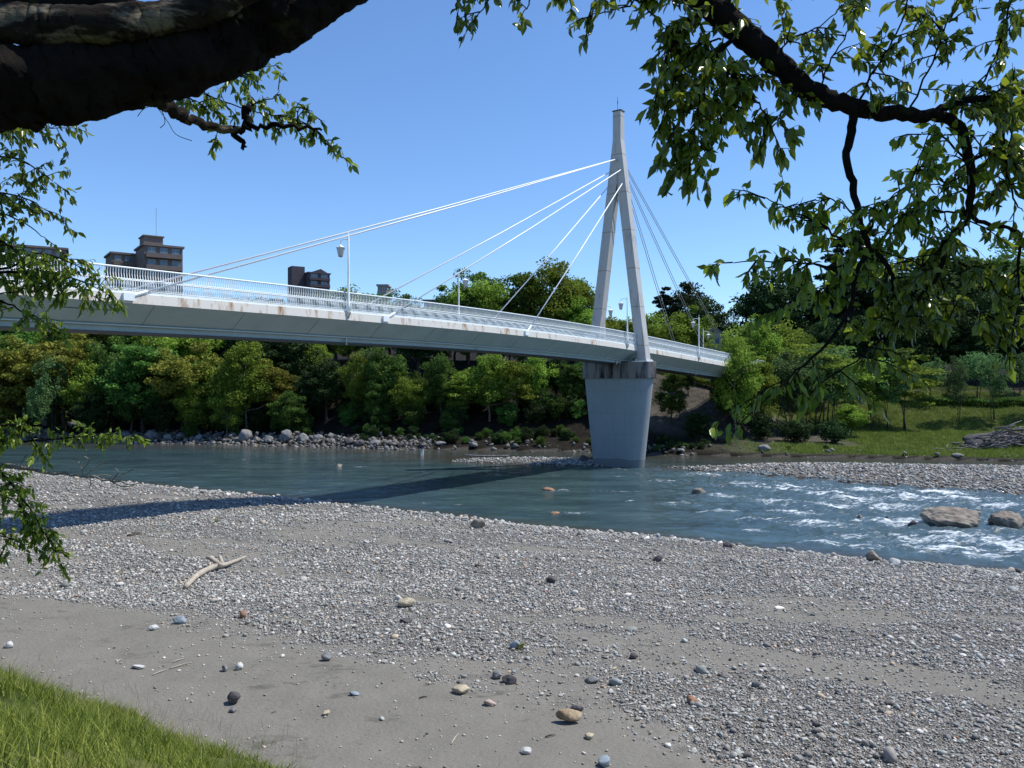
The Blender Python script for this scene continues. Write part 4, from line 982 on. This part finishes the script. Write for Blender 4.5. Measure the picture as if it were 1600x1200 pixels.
stick('driftwood_log', [GP(290, 922, .10), GP(308, 905, .13), GP(332, 893, .15), GP(352, 889, .16), GP(385, 874, .12)], [.085, .10, .11, .085, .03], M['driftwood'], 'pale forked driftwood log lying on the gravel', extra=(((GP(345, 892, .2), GP(330, 886, .32), GP(322, 886, .36)), (.09, .08, .07)), ((GP(348, 890, .2), GP(343, 884, .36)), (.07, .06))))
g = G(890, 1128)
boulder('driftwood_chunk', (g.x, g.y), (.62, .26, .28), M['driftwood_tan'], 'short tan driftwood chunk lying on sand near the bottom', 'driftwood', None, 77, 3, rz=-.12, sink=.1, cuts=10)
stick('fallen_pole', [P(947, 729, 77)+Vector((0, 0, .1)), P(980, 736, 73.5), P(1009, 744, 70)], [.05, .08, .1], M['driftwood_grey'], 'grey pole lying in the water in front of the pier foot')
stick('stranded_pole', [P(726, 713, 85)+Vector((0, 0, .12)), P(760, 712.5, 85), P(795, 712, 85)], [.08, .1, .07], M['driftwood_grey'], 'long straight pole lying along the small gravel bar')
for i, (a, b_, lab) in enumerate((((705, 1164), (717, 1147), 'short pale stick standing out on the sand bottom centre'), ((238, 1056), (262, 1047), 'thin pale twig on the sand left of the dark rock'), ((655, 1092), (668, 1090), 'tiny grey twig on the sand'),
        ((265, 1046), (300, 1036), 'straw coloured stalk in the debris at the gravel edge'), ((270, 1036), (288, 1030), 'upper straw stalk in the debris at the gravel edge'), ((182, 1037), (190, 1031), 'short white twig beside the flat white stone'), ((852, 1153), (868, 1150), 'thin dark twig left of the small brown stone'),
        ((200, 838), (222, 834), 'dark flat driftwood piece on gravel below the bridge shadow'), ((895, 957), (915, 954), 'grey plank piece in the middle gravel'))):
    stick('stick', [GP(*a, .02), GP((a[0]+b_[0])/2, (a[1]+b_[1])/2, .035), GP(*b_, .02)], [.012, .014, .006] if i < 7 else [.07, .09, .05], M['driftwood'] if i not in (2, 6, 7) else M['bark'], lab, 'stick', i)
# driftwood heap on the right bank
hr_ = np.random.default_rng(9); mb = MB(); cX = (1560-800)/F*93; 
for i in range(150):
    a = Vector((cX+hr_.normal(0, 3.0), 92+hr_.normal(0, 1.2), 0)); q = max(0, 1-((a.x-cX-.5)/5.5)**2); a.z = ghs(a.x, a.y)+hr_.random()*2.2*q
    d = Vector((hr_.normal(1, .4), hr_.normal(0, .5), hr_.normal(.05, .22))).normalized(); L_ = hr_.uniform(1, 3.4); e = a+d*L_; e.z = max(e.z, ghs(e.x, e.y)+.05)
    mb.tube([a, a.lerp(e, .5)+Vector(hr_.normal(0, .1, 3)), e], [hr_.uniform(.05, .17), .08, .03], 5)
tag(mb.build('driftwood_heap', M['driftwood_grey'], None, True), 'grey heap of tangled driftwood on the grassy right bank', 'driftwood')
boulder('bank_rock', (cX+.3, 93.5), (9, 3.2, 3.0), M['rock_dark'], 'dark mound of rock and roots under the driftwood heap', 'rock', None, 91, 4, sink=.35)

# ---------------------------------------------------------------- fisherman
pX, pY = GW(659, 712); pz = -.22
def skin_obj(name, verts, edges, rads, m_, parent=None, sub=2):
    me = bpy.data.meshes.new(name); me.from_pydata(verts, edges, []); me.materials.append(m_); o = link(name, me, parent)
    md = o.modifiers.new('skin', 'SKIN'); sv = me.skin_vertices[0].data
    for i, r_ in enumerate(rads): sv[i].radius = (r_, r_) if not isinstance(r_, tuple) else r_
    sv[0].use_root = True; s = o.modifiers.new('sub', 'SUBSURF'); s.levels = sub; s.render_levels = sub
    md.use_smooth_shade = True; return o
skin_c = mat('skin', (.45, .28, .2), .6)[0]; wader = mat('pale_waders', (.72, .72, .68), .7)[0]; jacket = mat('navy_jacket', (.03, .04, .09), .8)[0]; capm = mat('cap_cloth', (.05, .05, .08), .8)[0]
pr_ = empty('person', (pX, pY, pz), 'person in navy jacket and pale trousers standing in shallow water fishing', 'person', None, .9)
V_ = [(0, 0, .95), (0, 0, 1.15), (.02, 0, 1.38), (.04, 0, 1.5), (.06, 0, 1.6), (.07, 0, 1.7),
      (0, .1, .9), (.03, .12, .5), (0, .13, .08), (.12, .13, .04), (0, -.1, .9), (.05, -.12, .5), (0, -.13, .08), (.12, -.13, .04),
      (.02, .2, 1.4), (.06, .25, 1.14), (.3, .16, 1.08), (.38, .13, 1.08), (.02, -.2, 1.4), (.06, -.25, 1.14), (.3, -.14, 1.06), (.38, -.1, 1.07)]
E_ = [(0, 1), (1, 2), (2, 3), (3, 4), (4, 5), (0, 6), (6, 7), (7, 8), (8, 9), (0, 10), (10, 11), (11, 12), (12, 13), (2, 14), (14, 15), (15, 16), (16, 17), (2, 18), (18, 19), (19, 20), (20, 21)]
R_ = [.14, .13, .15, .06, .09, .09, .09, .065, .045, .04, .09, .065, .045, .04, .055, .045, .035, .035, .055, .045, .035, .035]
skin_obj('body', V_, E_, R_, skin_c, pr_)
skin_obj('jacket', [(0, 0, .93), (0, 0, 1.15), (.02, 0, 1.40), (.02, .2, 1.41), (.06, .25, 1.15), (.27, .17, 1.085), (.02, -.2, 1.41), (.06, -.25, 1.15), (.27, -.15, 1.065)], [(0, 1), (1, 2), (2, 3), (3, 4), (4, 5), (2, 6), (6, 7), (7, 8)], [.17, .16, .17, .075, .06, .05, .075, .06, .05], jacket, pr_)
skin_obj('waders', [(0, 0, 1.0), (0, .1, .88), (.03, .12, .5), (0, .13, .1), (.12, .13, .05), (0, -.1, .88), (.05, -.12, .5), (0, -.13, .1), (.12, -.13, .05)], [(0, 1), (1, 2), (2, 3), (3, 4), (0, 5), (5, 6), (6, 7), (7, 8)], [.16, .115, .085, .065, .055, .115, .085, .065, .055], wader, pr_)
mb = MB(); mb.lathe((.065, 0, 1.66), [(.125, 0), (.12, .07), (.07, .12), (.01, .135)], 12); mb.box((.2, 0, 1.665), .14, .16, .015); mb.build('cap', capm, pr_, True)
ca, sa = math.cos(.9), math.sin(.9)
def pw_(x, y, z): return Vector((pX+x*ca-y*sa, pY+x*sa+y*ca, pz+z))
mb = MB(); mb.tube([pw_(.1, .0, 1.0), pw_(.38, 0, 1.07), pw_(3.2, .2, 2.6)], [.016, .014, .004], 5); tag(mb.build('fishing_rod', M['dark_steel'], None), 'thin dark fishing rod held by the person in the river', 'fishing rod')

# ---------------------------------------------------------------- the cherry tree overhead
cherry = empty('cherry_tree', (-5.4, 4.4, ghs(-5.4, 4.4)), 'old dark cherry tree whose mossy limbs and leafy twigs frame the view', 'tree')
cinv = Matrix.Translation(-cherry.location)
def cpart(o): o.parent = cherry; o.matrix_parent_inverse = cinv; return o
cr = np.random.default_rng(21)
def pxp(path): return [P(*q) for q in path]
def limb(name, pts, rad, m_, k=6, wob=.10, n=16, jit=.012):
    pts = cat_rom([Vector(p) for p in pts], k); rads = interp_r(rad, len(pts))
    pts = [p+Vector(cr.normal(0, jit, 3)) for p in pts]
    mb = MB(); mb.tube(pts, rads, n, True, wob*.25, len(pts)); V = np.array([v[:] for v in mb.v]); am = .45*max(rads)
    for f_, a_ in ((4, 1), (11, .45), (26, .28)):
        for c_ in range(3): V[:, c_] += am*a_*.5*(vn(V[:, 0]*f_+V[:, 2]*f_*.6+c_*9, V[:, 1]*f_*1.0-V[:, 2]*f_*.8, 3+c_)-.5)
    mb.v = [Vector(v) for v in V]
    return cpart(mb.build(name, m_, None, True))
gz = ghs(-5.4, 4.4)
main = [Vector((-5.4, 4.4, gz-.3)), Vector((-5.3, 4.45, gz+1.2)), Vector((-4.9, 4.7, 9.0)), P(-170, 175, 5.0), P(0, 138, 5.2), P(150, 122, 5.4), P(300, 85, 5.6), P(410, 40, 5.8), P(520, -28, 5.9), P(640, -140, 6.0), P(800, -220, 5.8), P(960, -150, 5.4), P(1060, -45, 5.1)]
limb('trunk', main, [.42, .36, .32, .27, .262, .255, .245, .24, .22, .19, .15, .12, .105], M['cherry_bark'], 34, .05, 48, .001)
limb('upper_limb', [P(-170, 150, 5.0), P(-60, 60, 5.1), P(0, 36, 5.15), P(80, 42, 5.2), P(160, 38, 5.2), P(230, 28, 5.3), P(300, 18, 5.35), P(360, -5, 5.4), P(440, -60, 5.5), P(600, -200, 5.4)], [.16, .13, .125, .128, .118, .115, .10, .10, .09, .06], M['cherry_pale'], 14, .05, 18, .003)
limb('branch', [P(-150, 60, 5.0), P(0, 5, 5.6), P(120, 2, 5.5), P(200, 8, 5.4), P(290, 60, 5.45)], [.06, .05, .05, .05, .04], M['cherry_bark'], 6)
LV = {'a': [], 'b': []}   # leaves: lists of (pos, dir, len)
class TW: pass
twigs = MB()
def leaves_along(p0, p1, spacing, L_, key, droop=.75, k0=.1):
    d = p1-p0; n = max(1, int(d.length/spacing))
    for i in range(n):
        f = k0+(1-k0)*(i+cr.random())/n; q = p0.lerp(p1, f); side = Vector(cr.normal(0, 1, 3)); 
        dr = (d.normalized()*.5+side*.55+Vector((0, 0, -droop*cr.uniform(.5, 1.7)))).normalized()
        LV[key].append((q, dr, L_*cr.uniform(.65, 1.2)))
def side_twig(p, d, L_, key, leaf, sp, droop):
    m1 = p+d*L_*.5; e = m1+(d+Vector((0, 0, -.35*droop))).normalized()*L_*.5
    twigs.tube([p, m1, e], [.005, .004, .002], 4, False)
    leaves_along(p, m1, sp, leaf, key, droop); leaves_along(m1, e, sp*.7, leaf, key, droop)
    for _ in range(2):
        d2 = (d+Vector(cr.normal(0, .6, 3))).normalized(); s = p.lerp(e, cr.uniform(.3, .9)); e2 = s+d2*L_*.4
        twigs.tube([s, e2], [.003, .0015], 3, False); leaves_along(s, e2, sp*.8, leaf, key, droop)
def spray(path, r0, r1, key='a', dens=1.0, tw=.26, leaf=.077, sp=.036, start=0, droop=.8, name='branch', m_=None, yspread=.5):
    pts = cat_rom(pxp(path), 5); limb(name, pxp(path), [r0, r1], m_ or M['cherry_bark'], 5, .12, 8, .006)
    tot = 0
    for i in range(len(pts)-1):
        seg = (pts[i+1]-pts[i]); L_ = seg.length; fr = i/(len(pts)-1)
        if fr < start: continue
        for _ in range(cr.poisson(dens*DM*L_/.07)):
            q = pts[i].lerp(pts[i+1], cr.random()); d = (seg.normalized()*.5+Vector((cr.normal(0, 1), cr.normal(0, yspread*1.4), cr.normal(-.1, .8)))).normalized()
            side_twig(q, d, tw*cr.uniform(.45, 1.15), key, leaf, sp, droop)
    side_twig(pts[-1], (pts[-1]-pts[-2]).normalized(), tw, key, leaf, sp, droop)
Yr = 5.0
DM = 1.6
def RY(path, Y0=5.0, Y1=None): n = len(path); Y1 = Y1 or Y0; return [(x, y, Y0+(Y1-Y0)*i/(n-1)) for i, (x, y) in enumerate(path)]
# right hand main branch
limb('branch', pxp(RY([(1050, -55), (1100, 0), (1160, 50), (1210, 97), (1265, 140), (1330, 167), (1400, 178), (1480, 184)], 5.1, 5.0)), [.095, .088, .080, .072, .064, .056, .047, .034], M['cherry_bark'], 8, .10, 14, .006)
limb('branch', pxp(RY([(1330, 165), (1331, 205), (1322, 245), (1334, 295), (1345, 350), (1356, 384)])), [.030, .026, .022, .020], M['cherry_bark'], 5, .10, 9, .004)
limb('branch', pxp(RY([(1480, 184), (1500, 200), (1512, 240), (1519, 290), (1512, 332)])), [.036, .030, .026, .024], M['cherry_bark'], 5, .10, 9, .004)
S = spray
S(RY([(1356, 384), (1340, 425), (1322, 490), (1290, 540), (1235, 590), (1180, 640)], 5.0, 4.8), .016, .004, 'b', .34, .22)
S(RY([(1356, 384), (1388, 418), (1396, 452), (1390, 500), (1370, 530)]), .018, .006, 'a', .6, .26)
S(RY([(1512, 332), (1505, 350), (1475, 378), (1466, 430), (1430, 470), (1380, 530), (1310, 580)], 5.0, 4.9), .020, .004, 'a', .65, .28)
S(RY([(1512, 335), (1560, 355), (1592, 368), (1592, 440), (1585, 500)]), .015, .005, 'a', .6, .28)
S(RY([(1440, 180), (1500, 160), (1560, 150), (1640, 140)]), .03, .012, 'a', .85, .30)
S(RY([(1340, 160), (1370, 105), (1400, 50), (1425, -20)]), .008, .004, 'a', .8, .25)
S(RY([(1420, 175), (1450, 110), (1480, 40), (1520, -30)]), .007, .004, 'a', .7, .28)
S(RY([(1500, 175), (1545, 110), (1570, 40), (1590, -40)]), .007, .004, 'a', 1.0, .30)
S(RY([(1280, 140), (1300, 90), (1330, 40), (1350, -10)]), .006, .003, 'a', .75, .22)
S(RY([(1205, 92), (1240, 60), (1290, 35), (1320, 0)]), .006, .003, 'a', .8, .24)
S(RY([(1330, 420), (1290, 415), (1240, 408), (1185, 408), (1145, 410)]), .008, .003, 'b', .8, .18, start=.1)
S(RY([(1350, 390), (1310, 370), (1270, 345), (1230, 325), (1190, 308)]), .009, .003, 'b', .85, .20)
S(RY([(1342, 350), (1320, 320), (1290, 310), (1275, 312)]), .006, .003, 'b', 1.2, .16)
S(RY([(1350, 370), (1385, 320), (1420, 290), (1440, 240)]), .008, .004, 'b', .8, .22)
S(RY([(1512, 300), (1470, 280), (1440, 260), (1425, 300)]), .008, .004, 'b', 1.1, .24)
S(RY([(1515, 260), (1475, 215), (1440, 210)]), .008, .004, 'b', .8, .18)
S(RY([(1516, 250), (1560, 240), (1600, 260), (1640, 280)]), .010, .004, 'a', 1.1, .28)
S(RY([(1510, 330), (1460, 330), (1425, 330), (1405, 345)]), .008, .003, 'b', 1.2, .22)
S(RY([(1468, 420), (1430, 410), (1400, 400)]), .007, .003, 'b', 1.2, .24)
S(RY([(1470, 400), (1520, 420), (1560, 450)]), .008, .003, 'a', 1.0, .26)
S(RY([(1400, 450), (1450, 470), (1500, 480), (1560, 500)]), .006, .003, 'a', .55, .22)
S(RY([(1565, 180), (1580, 300), (1600, 330)]), .01, .003, 'a', .8, .28)
S(RY([(1335, 440), (1290, 450), (1250, 465), (1215, 480)]), .006, .003, 'b', .8, .18)
S(RY([(1235, 590), (1195, 610), (1150, 640), (1130, 655)], 4.8, 4.6), .004, .002, 'b', .25, .10)
# left part of the right crown
S(RY([(1150, 45), (1120, 90), (1100, 140), (1085, 190), (1080, 235)]), .018, .004, 'a', 1.6, .25, start=.05, leaf=.085)
S(RY([(1110, 10), (1070, 40), (1045, 80), (1035, 110), (1030, 130)]), .016, .004, 'a', 1.6, .22, leaf=.085)
S(RY([(1095, 150), (1070, 175), (1055, 200)]), .008, .003, 'a', 1.9, .22, leaf=.085)
S(RY([(1120, 100), (1160, 130), (1190, 170), (1205, 200)]), .008, .004, 'a', 1.6, .22, leaf=.085)
S(RY([(1130, 60), (1090, 70), (1060, 110), (1040, 170)]), .007, .003, 'a', 1.6, .22, leaf=.085)
S(RY([(1100, 120), (1130, 170), (1120, 215), (1100, 250)]), .006, .003, 'b', 1.5, .18, leaf=.08)
S(RY([(1180, 80), (1200, 120), (1230, 140), (1250, 150)]), .008, .003, 'a', 1.1, .16)
S(RY([(1165, 140), (1150, 175), (1160, 195)]), .006, .003, 'a', 1.1, .16)
S(RY([(1130, 20), (1150, -10), (1200, -20)]), .008, .003, 'a', 1.0, .24)
S(RY([(1090, 5), (1040, -10), (1000, 0), (960, 15), (925, 25)]), .010, .003, 'a', .9, .16)
S(RY([(1010, -30), (1010, 10), (1040, 40)]), .008, .003, 'a', 1.0, .18)
S(RY([(1020, -20), (960, -20), (930, 0), (920, 35)]), .006, .003, 'a', .9, .12)
# leaves hanging in at the top centre
S(RY([(860, -190), (800, -60), (770, -10), (745, 25)], 5.8, 5.6), .012, .003, 'a', .9, .20, start=.55)
S(RY([(860, -190), (850, -60), (830, -5), (820, 15)], 5.8, 5.6), .012, .003, 'a', .9, .18, start=.5)
S(RY([(780, -60), (725, -15), (715, 20)], 5.7, 5.6), .006, .003, 'a', .9, .14, start=.3)
S(RY([(830, -50), (880, -20), (890, 0)], 5.7, 5.6), .006, .003, 'a', .8, .14, start=.3)
# cluster hanging below the big limb
limb('branch', pxp([(225, 125, 5.6), (262, 165, 5.9), (290, 185, 6.2), (335, 200, 6.4), (375, 207, 6.5)]), [.05, .045, .04, .035, .032], M['cherry_pale'], 6, .14, 10)
limb('branch', pxp([(375, 205, 6.5), (400, 198, 6.5), (450, 196, 6.5), (500, 206, 6.5)]), [.03, .022, .018, .01], M['cherry_bark'], 6, .14, 8)
limb('branch', pxp([(365, 205, 6.5), (378, 222, 6.5), (382, 235, 6.5)]), [.03, .02, .008], M['cherry_bark'], 5, .14, 8)
limb('branch', pxp([(385, 200, 6.5), (386, 180, 6.5), (390, 165, 6.5)]), [.03, .035, .03], M['cherry_bark'], 4, .2, 8)
LK = dict(leaf=.070, sp=.036); DM = 2.8
S([(310, 140, 6.6), (350, 160, 6.8), (400, 175, 6.9), (450, 185, 6.9)], .008, .003, 'b', .75, .22, **LK)
S([(450, 190, 6.6), (490, 200, 6.7), (510, 225, 6.7), (535, 245, 6.7)], .007, .002, 'b', .55, .12, **LK)
S([(330, 120, 6.8), (370, 120, 6.9), (400, 110, 6.9)], .008, .003, 'b', .8, .2, **LK)
S([(390, 165, 6.6), (430, 150, 6.7), (435, 140, 6.7)], .006, .002, 'b', .7, .14, **LK)
S([(460, 200, 6.6), (470, 170, 6.7), (490, 180, 6.7)], .006, .002, 'b', .7, .14, **LK)
S([(340, 200, 6.5), (335, 220, 6.5)], .004, .002, 'b', .5, .08, **LK)
S([(290, 150, 6.6), (320, 165, 6.6), (330, 170, 6.6)], .005, .002, 'b', .6, .14, **LK)
for q in ([(240, 160, 5.9), (262, 190, 6), (275, 210, 6), (300, 220, 6)], [(245, 162, 5.9), (225, 170, 5.9), (215, 182, 5.9)], [(250, 165, 5.9), (258, 190, 5.9), (250, 200, 5.9)]):
    twigs.tube(cat_rom(pxp(q), 4), .003, 4, False)
# foliage at the left edge (farther branches)
LL = dict(leaf=.082, sp=.042); DM = 2.2
def lp_(path, Y0, Y1=None): return RY(path, Y0, Y1)
S(lp_([(-120, 180), (-40, 195), (30, 200), (90, 200)], 9), .02, .004, 'a', .75, .34, **LL)
S(lp_([(-120, 230), (-40, 240), (30, 250), (85, 285)], 9), .02, .004, 'a', .75, .34, **LL)
S(lp_([(-100, 290), (-20, 300), (40, 310), (75, 330)], 9), .015, .004, 'a', .6, .34, **LL)
S(lp_([(-100, 340), (-20, 330), (30, 345), (70, 372)], 9), .015, .004, 'a', .42, .3, **LL)
S(lp_([(-100, 380), (0, 420), (60, 395), (120, 415)], 9), .02, .004, 'b', .5, .32, **LL)
S(lp_([(-100, 400), (0, 425), (70, 425), (130, 440), (160, 455)], 9), .02, .004, 'b', .75, .34, **LL)
S(lp_([(-100, 450), (0, 470), (40, 490), (75, 510)], 9), .015, .004, 'b', .7, .30, **LL)
S(lp_([(-60, 360), (0, 375), (20, 390)], 9), .015, .004, 'b', .6, .25, **LL)
S(lp_([(-60, 470), (20, 455), (90, 440), (150, 465)], 9), .010, .004, 'b', .45, .25, **LL)
YL = 10
S(lp_([(-120, 660), (0, 690), (60, 688), (130, 682), (200, 685)], YL), .02, .004, 'b', .75, .24, **LL)
S(lp_([(-120, 690), (-30, 670), (30, 665), (60, 700)], YL), .02, .004, 'b', .7, .24, **LL)
S(lp_([(-100, 700), (0, 740), (20, 760), (50, 800), (80, 850), (88, 865)], YL), .015, .004, 'b', .95, .28, **LL)
S(lp_([(-80, 740), (0, 770), (30, 790), (45, 820)], YL), .01, .004, 'b', .8, .28, **LL)
S(lp_([(-80, 820), (-20, 830), (10, 840), (40, 850)], YL), .01, .004, 'b', .55, .26, **LL)
S(lp_([(-60, 640), (-10, 655), (20, 665)], YL), .01, .004, 'b', .6, .2, **LL)
# bare twig reaching over the beach
dead = [(-120, 700, 10), (0, 724, 10), (60, 735, 10), (120, 743, 10), (170, 750, 10), (220, 757, 10)]
limb('dead_twig', pxp(dead), [.04, .028, .018, .012, .006], M['bark_pale'], 6, .12, 7)
dtw = MB()
for q in ([(30, 731, 10), (38, 715, 10), (44, 712, 10)], [(130, 745, 10), (125, 725, 10), (115, 716, 10)], [(130, 745, 10), (150, 730, 10), (165, 720, 10)], [(128, 735, 10), (140, 720, 10), (130, 712, 10)], [(140, 748, 10), (142, 755, 10), (140, 762, 10)],
          [(175, 750, 10), (185, 738, 10), (180, 732, 10)], [(180, 745, 10), (195, 740, 10), (208, 733, 10)], [(170, 750, 10), (190, 760, 10), (210, 758, 10)], [(140, 748, 10), (160, 742, 10), (175, 744, 10)]):
    dtw.tube(cat_rom(pxp(q), 4), .0065, 4, False)
cpart(dtw.build('dead_twig', M['bark_pale'], None))
# structural boughs carrying the left foliage
limb('branch', [Vector((-5.2, 4.5, 8.2)), Vector((-7.5, 6.5, 9.6)), Vector((-8.2, 8.5, 10.4)), P(-120, 180, 9)], [.14, .1, .07, .02], M['cherry_bark'], 5)
limb('branch', [Vector((-8.2, 8.5, 10.4)), P(-170, 300, 9), P(-120, 400, 9), P(-110, 450, 9), P(-140, 560, 9.6), P(-120, 700, 10)], [.06, .05, .045, .04, .035, .03], M['cherry_bark'], 5)
# unseen leaf sprays added above the frame to shade the limb and leaves
DM = 1.0
for q in range(9):
    x = cr.uniform(500, 1150); y0 = -330-cr.random()*260; Yq = cr.uniform(3.6, 7.2)
    S([(x, y0+60, Yq), (x+cr.uniform(-130, 130), y0, Yq+cr.uniform(-.8, .8)), (x+cr.uniform(-260, 260), y0-30, Yq+cr.uniform(-1, 1))], .02, .005, 'a', .9, .34, leaf=.10, sp=.05)
def leaves_mesh(name, data, m_):
    n = len(data); Pp = np.array([d[0][:] for d in data]); D = np.array([d[1][:] for d in data]); L_ = np.array([d[2] for d in data])
    rr2 = np.random.default_rng(n); a = rr2.normal(size=(n, 3)); a -= (a*D).sum(1)[:, None]*D; a /= np.linalg.norm(a, axis=1)[:, None]; N = np.cross(D, a)
    W_ = L_*rr2.uniform(.44, .60, n)
    st = [(0, 0, 0), (.22, .36, .05), (.52, .5, .07), (.80, .28, .03), (1.08, 0, -.16), (.80, -.28, .03), (.52, -.5, .07), (.22, -.36, .05), (.22, 0, -.03), (.52, 0, -.05), (.80, 0, -.08)]
    V = np.stack([Pp+D*(l*L_)[:, None]+a*(w_*W_)[:, None]+N*(h*L_)[:, None]+np.array([0, 0, -1])*((.12*l*l)*L_)[:, None] for l, w_, h in st], 1).reshape(-1, 3)
    fc = [[0, 8, 1], [0, 7, 8], [1, 8, 9, 2], [8, 7, 6, 9], [2, 9, 10, 3], [9, 6, 5, 10], [3, 10, 4], [10, 5, 4]]
    flat = np.concatenate([np.array(f) for f in fc]); sz = np.tile([len(f) for f in fc], n)
    Fl = (flat[None]+(np.arange(n)*11)[:, None]).ravel(); tn = rr2.random(n)
    return cpart(link(name, mesh_np(name, V, Fl, sz, m_, True, dict(tint=np.repeat(tn, 11)))))
leaves_mesh('foliage', LV['a'], M['cherry_leaf']); leaves_mesh('foliage', LV['b'], M['cherry_leaf_pale'])
cpart(twigs.build('twigs', M['cherry_bark'], None))
print('leaves', len(LV['a']), len(LV['b']))
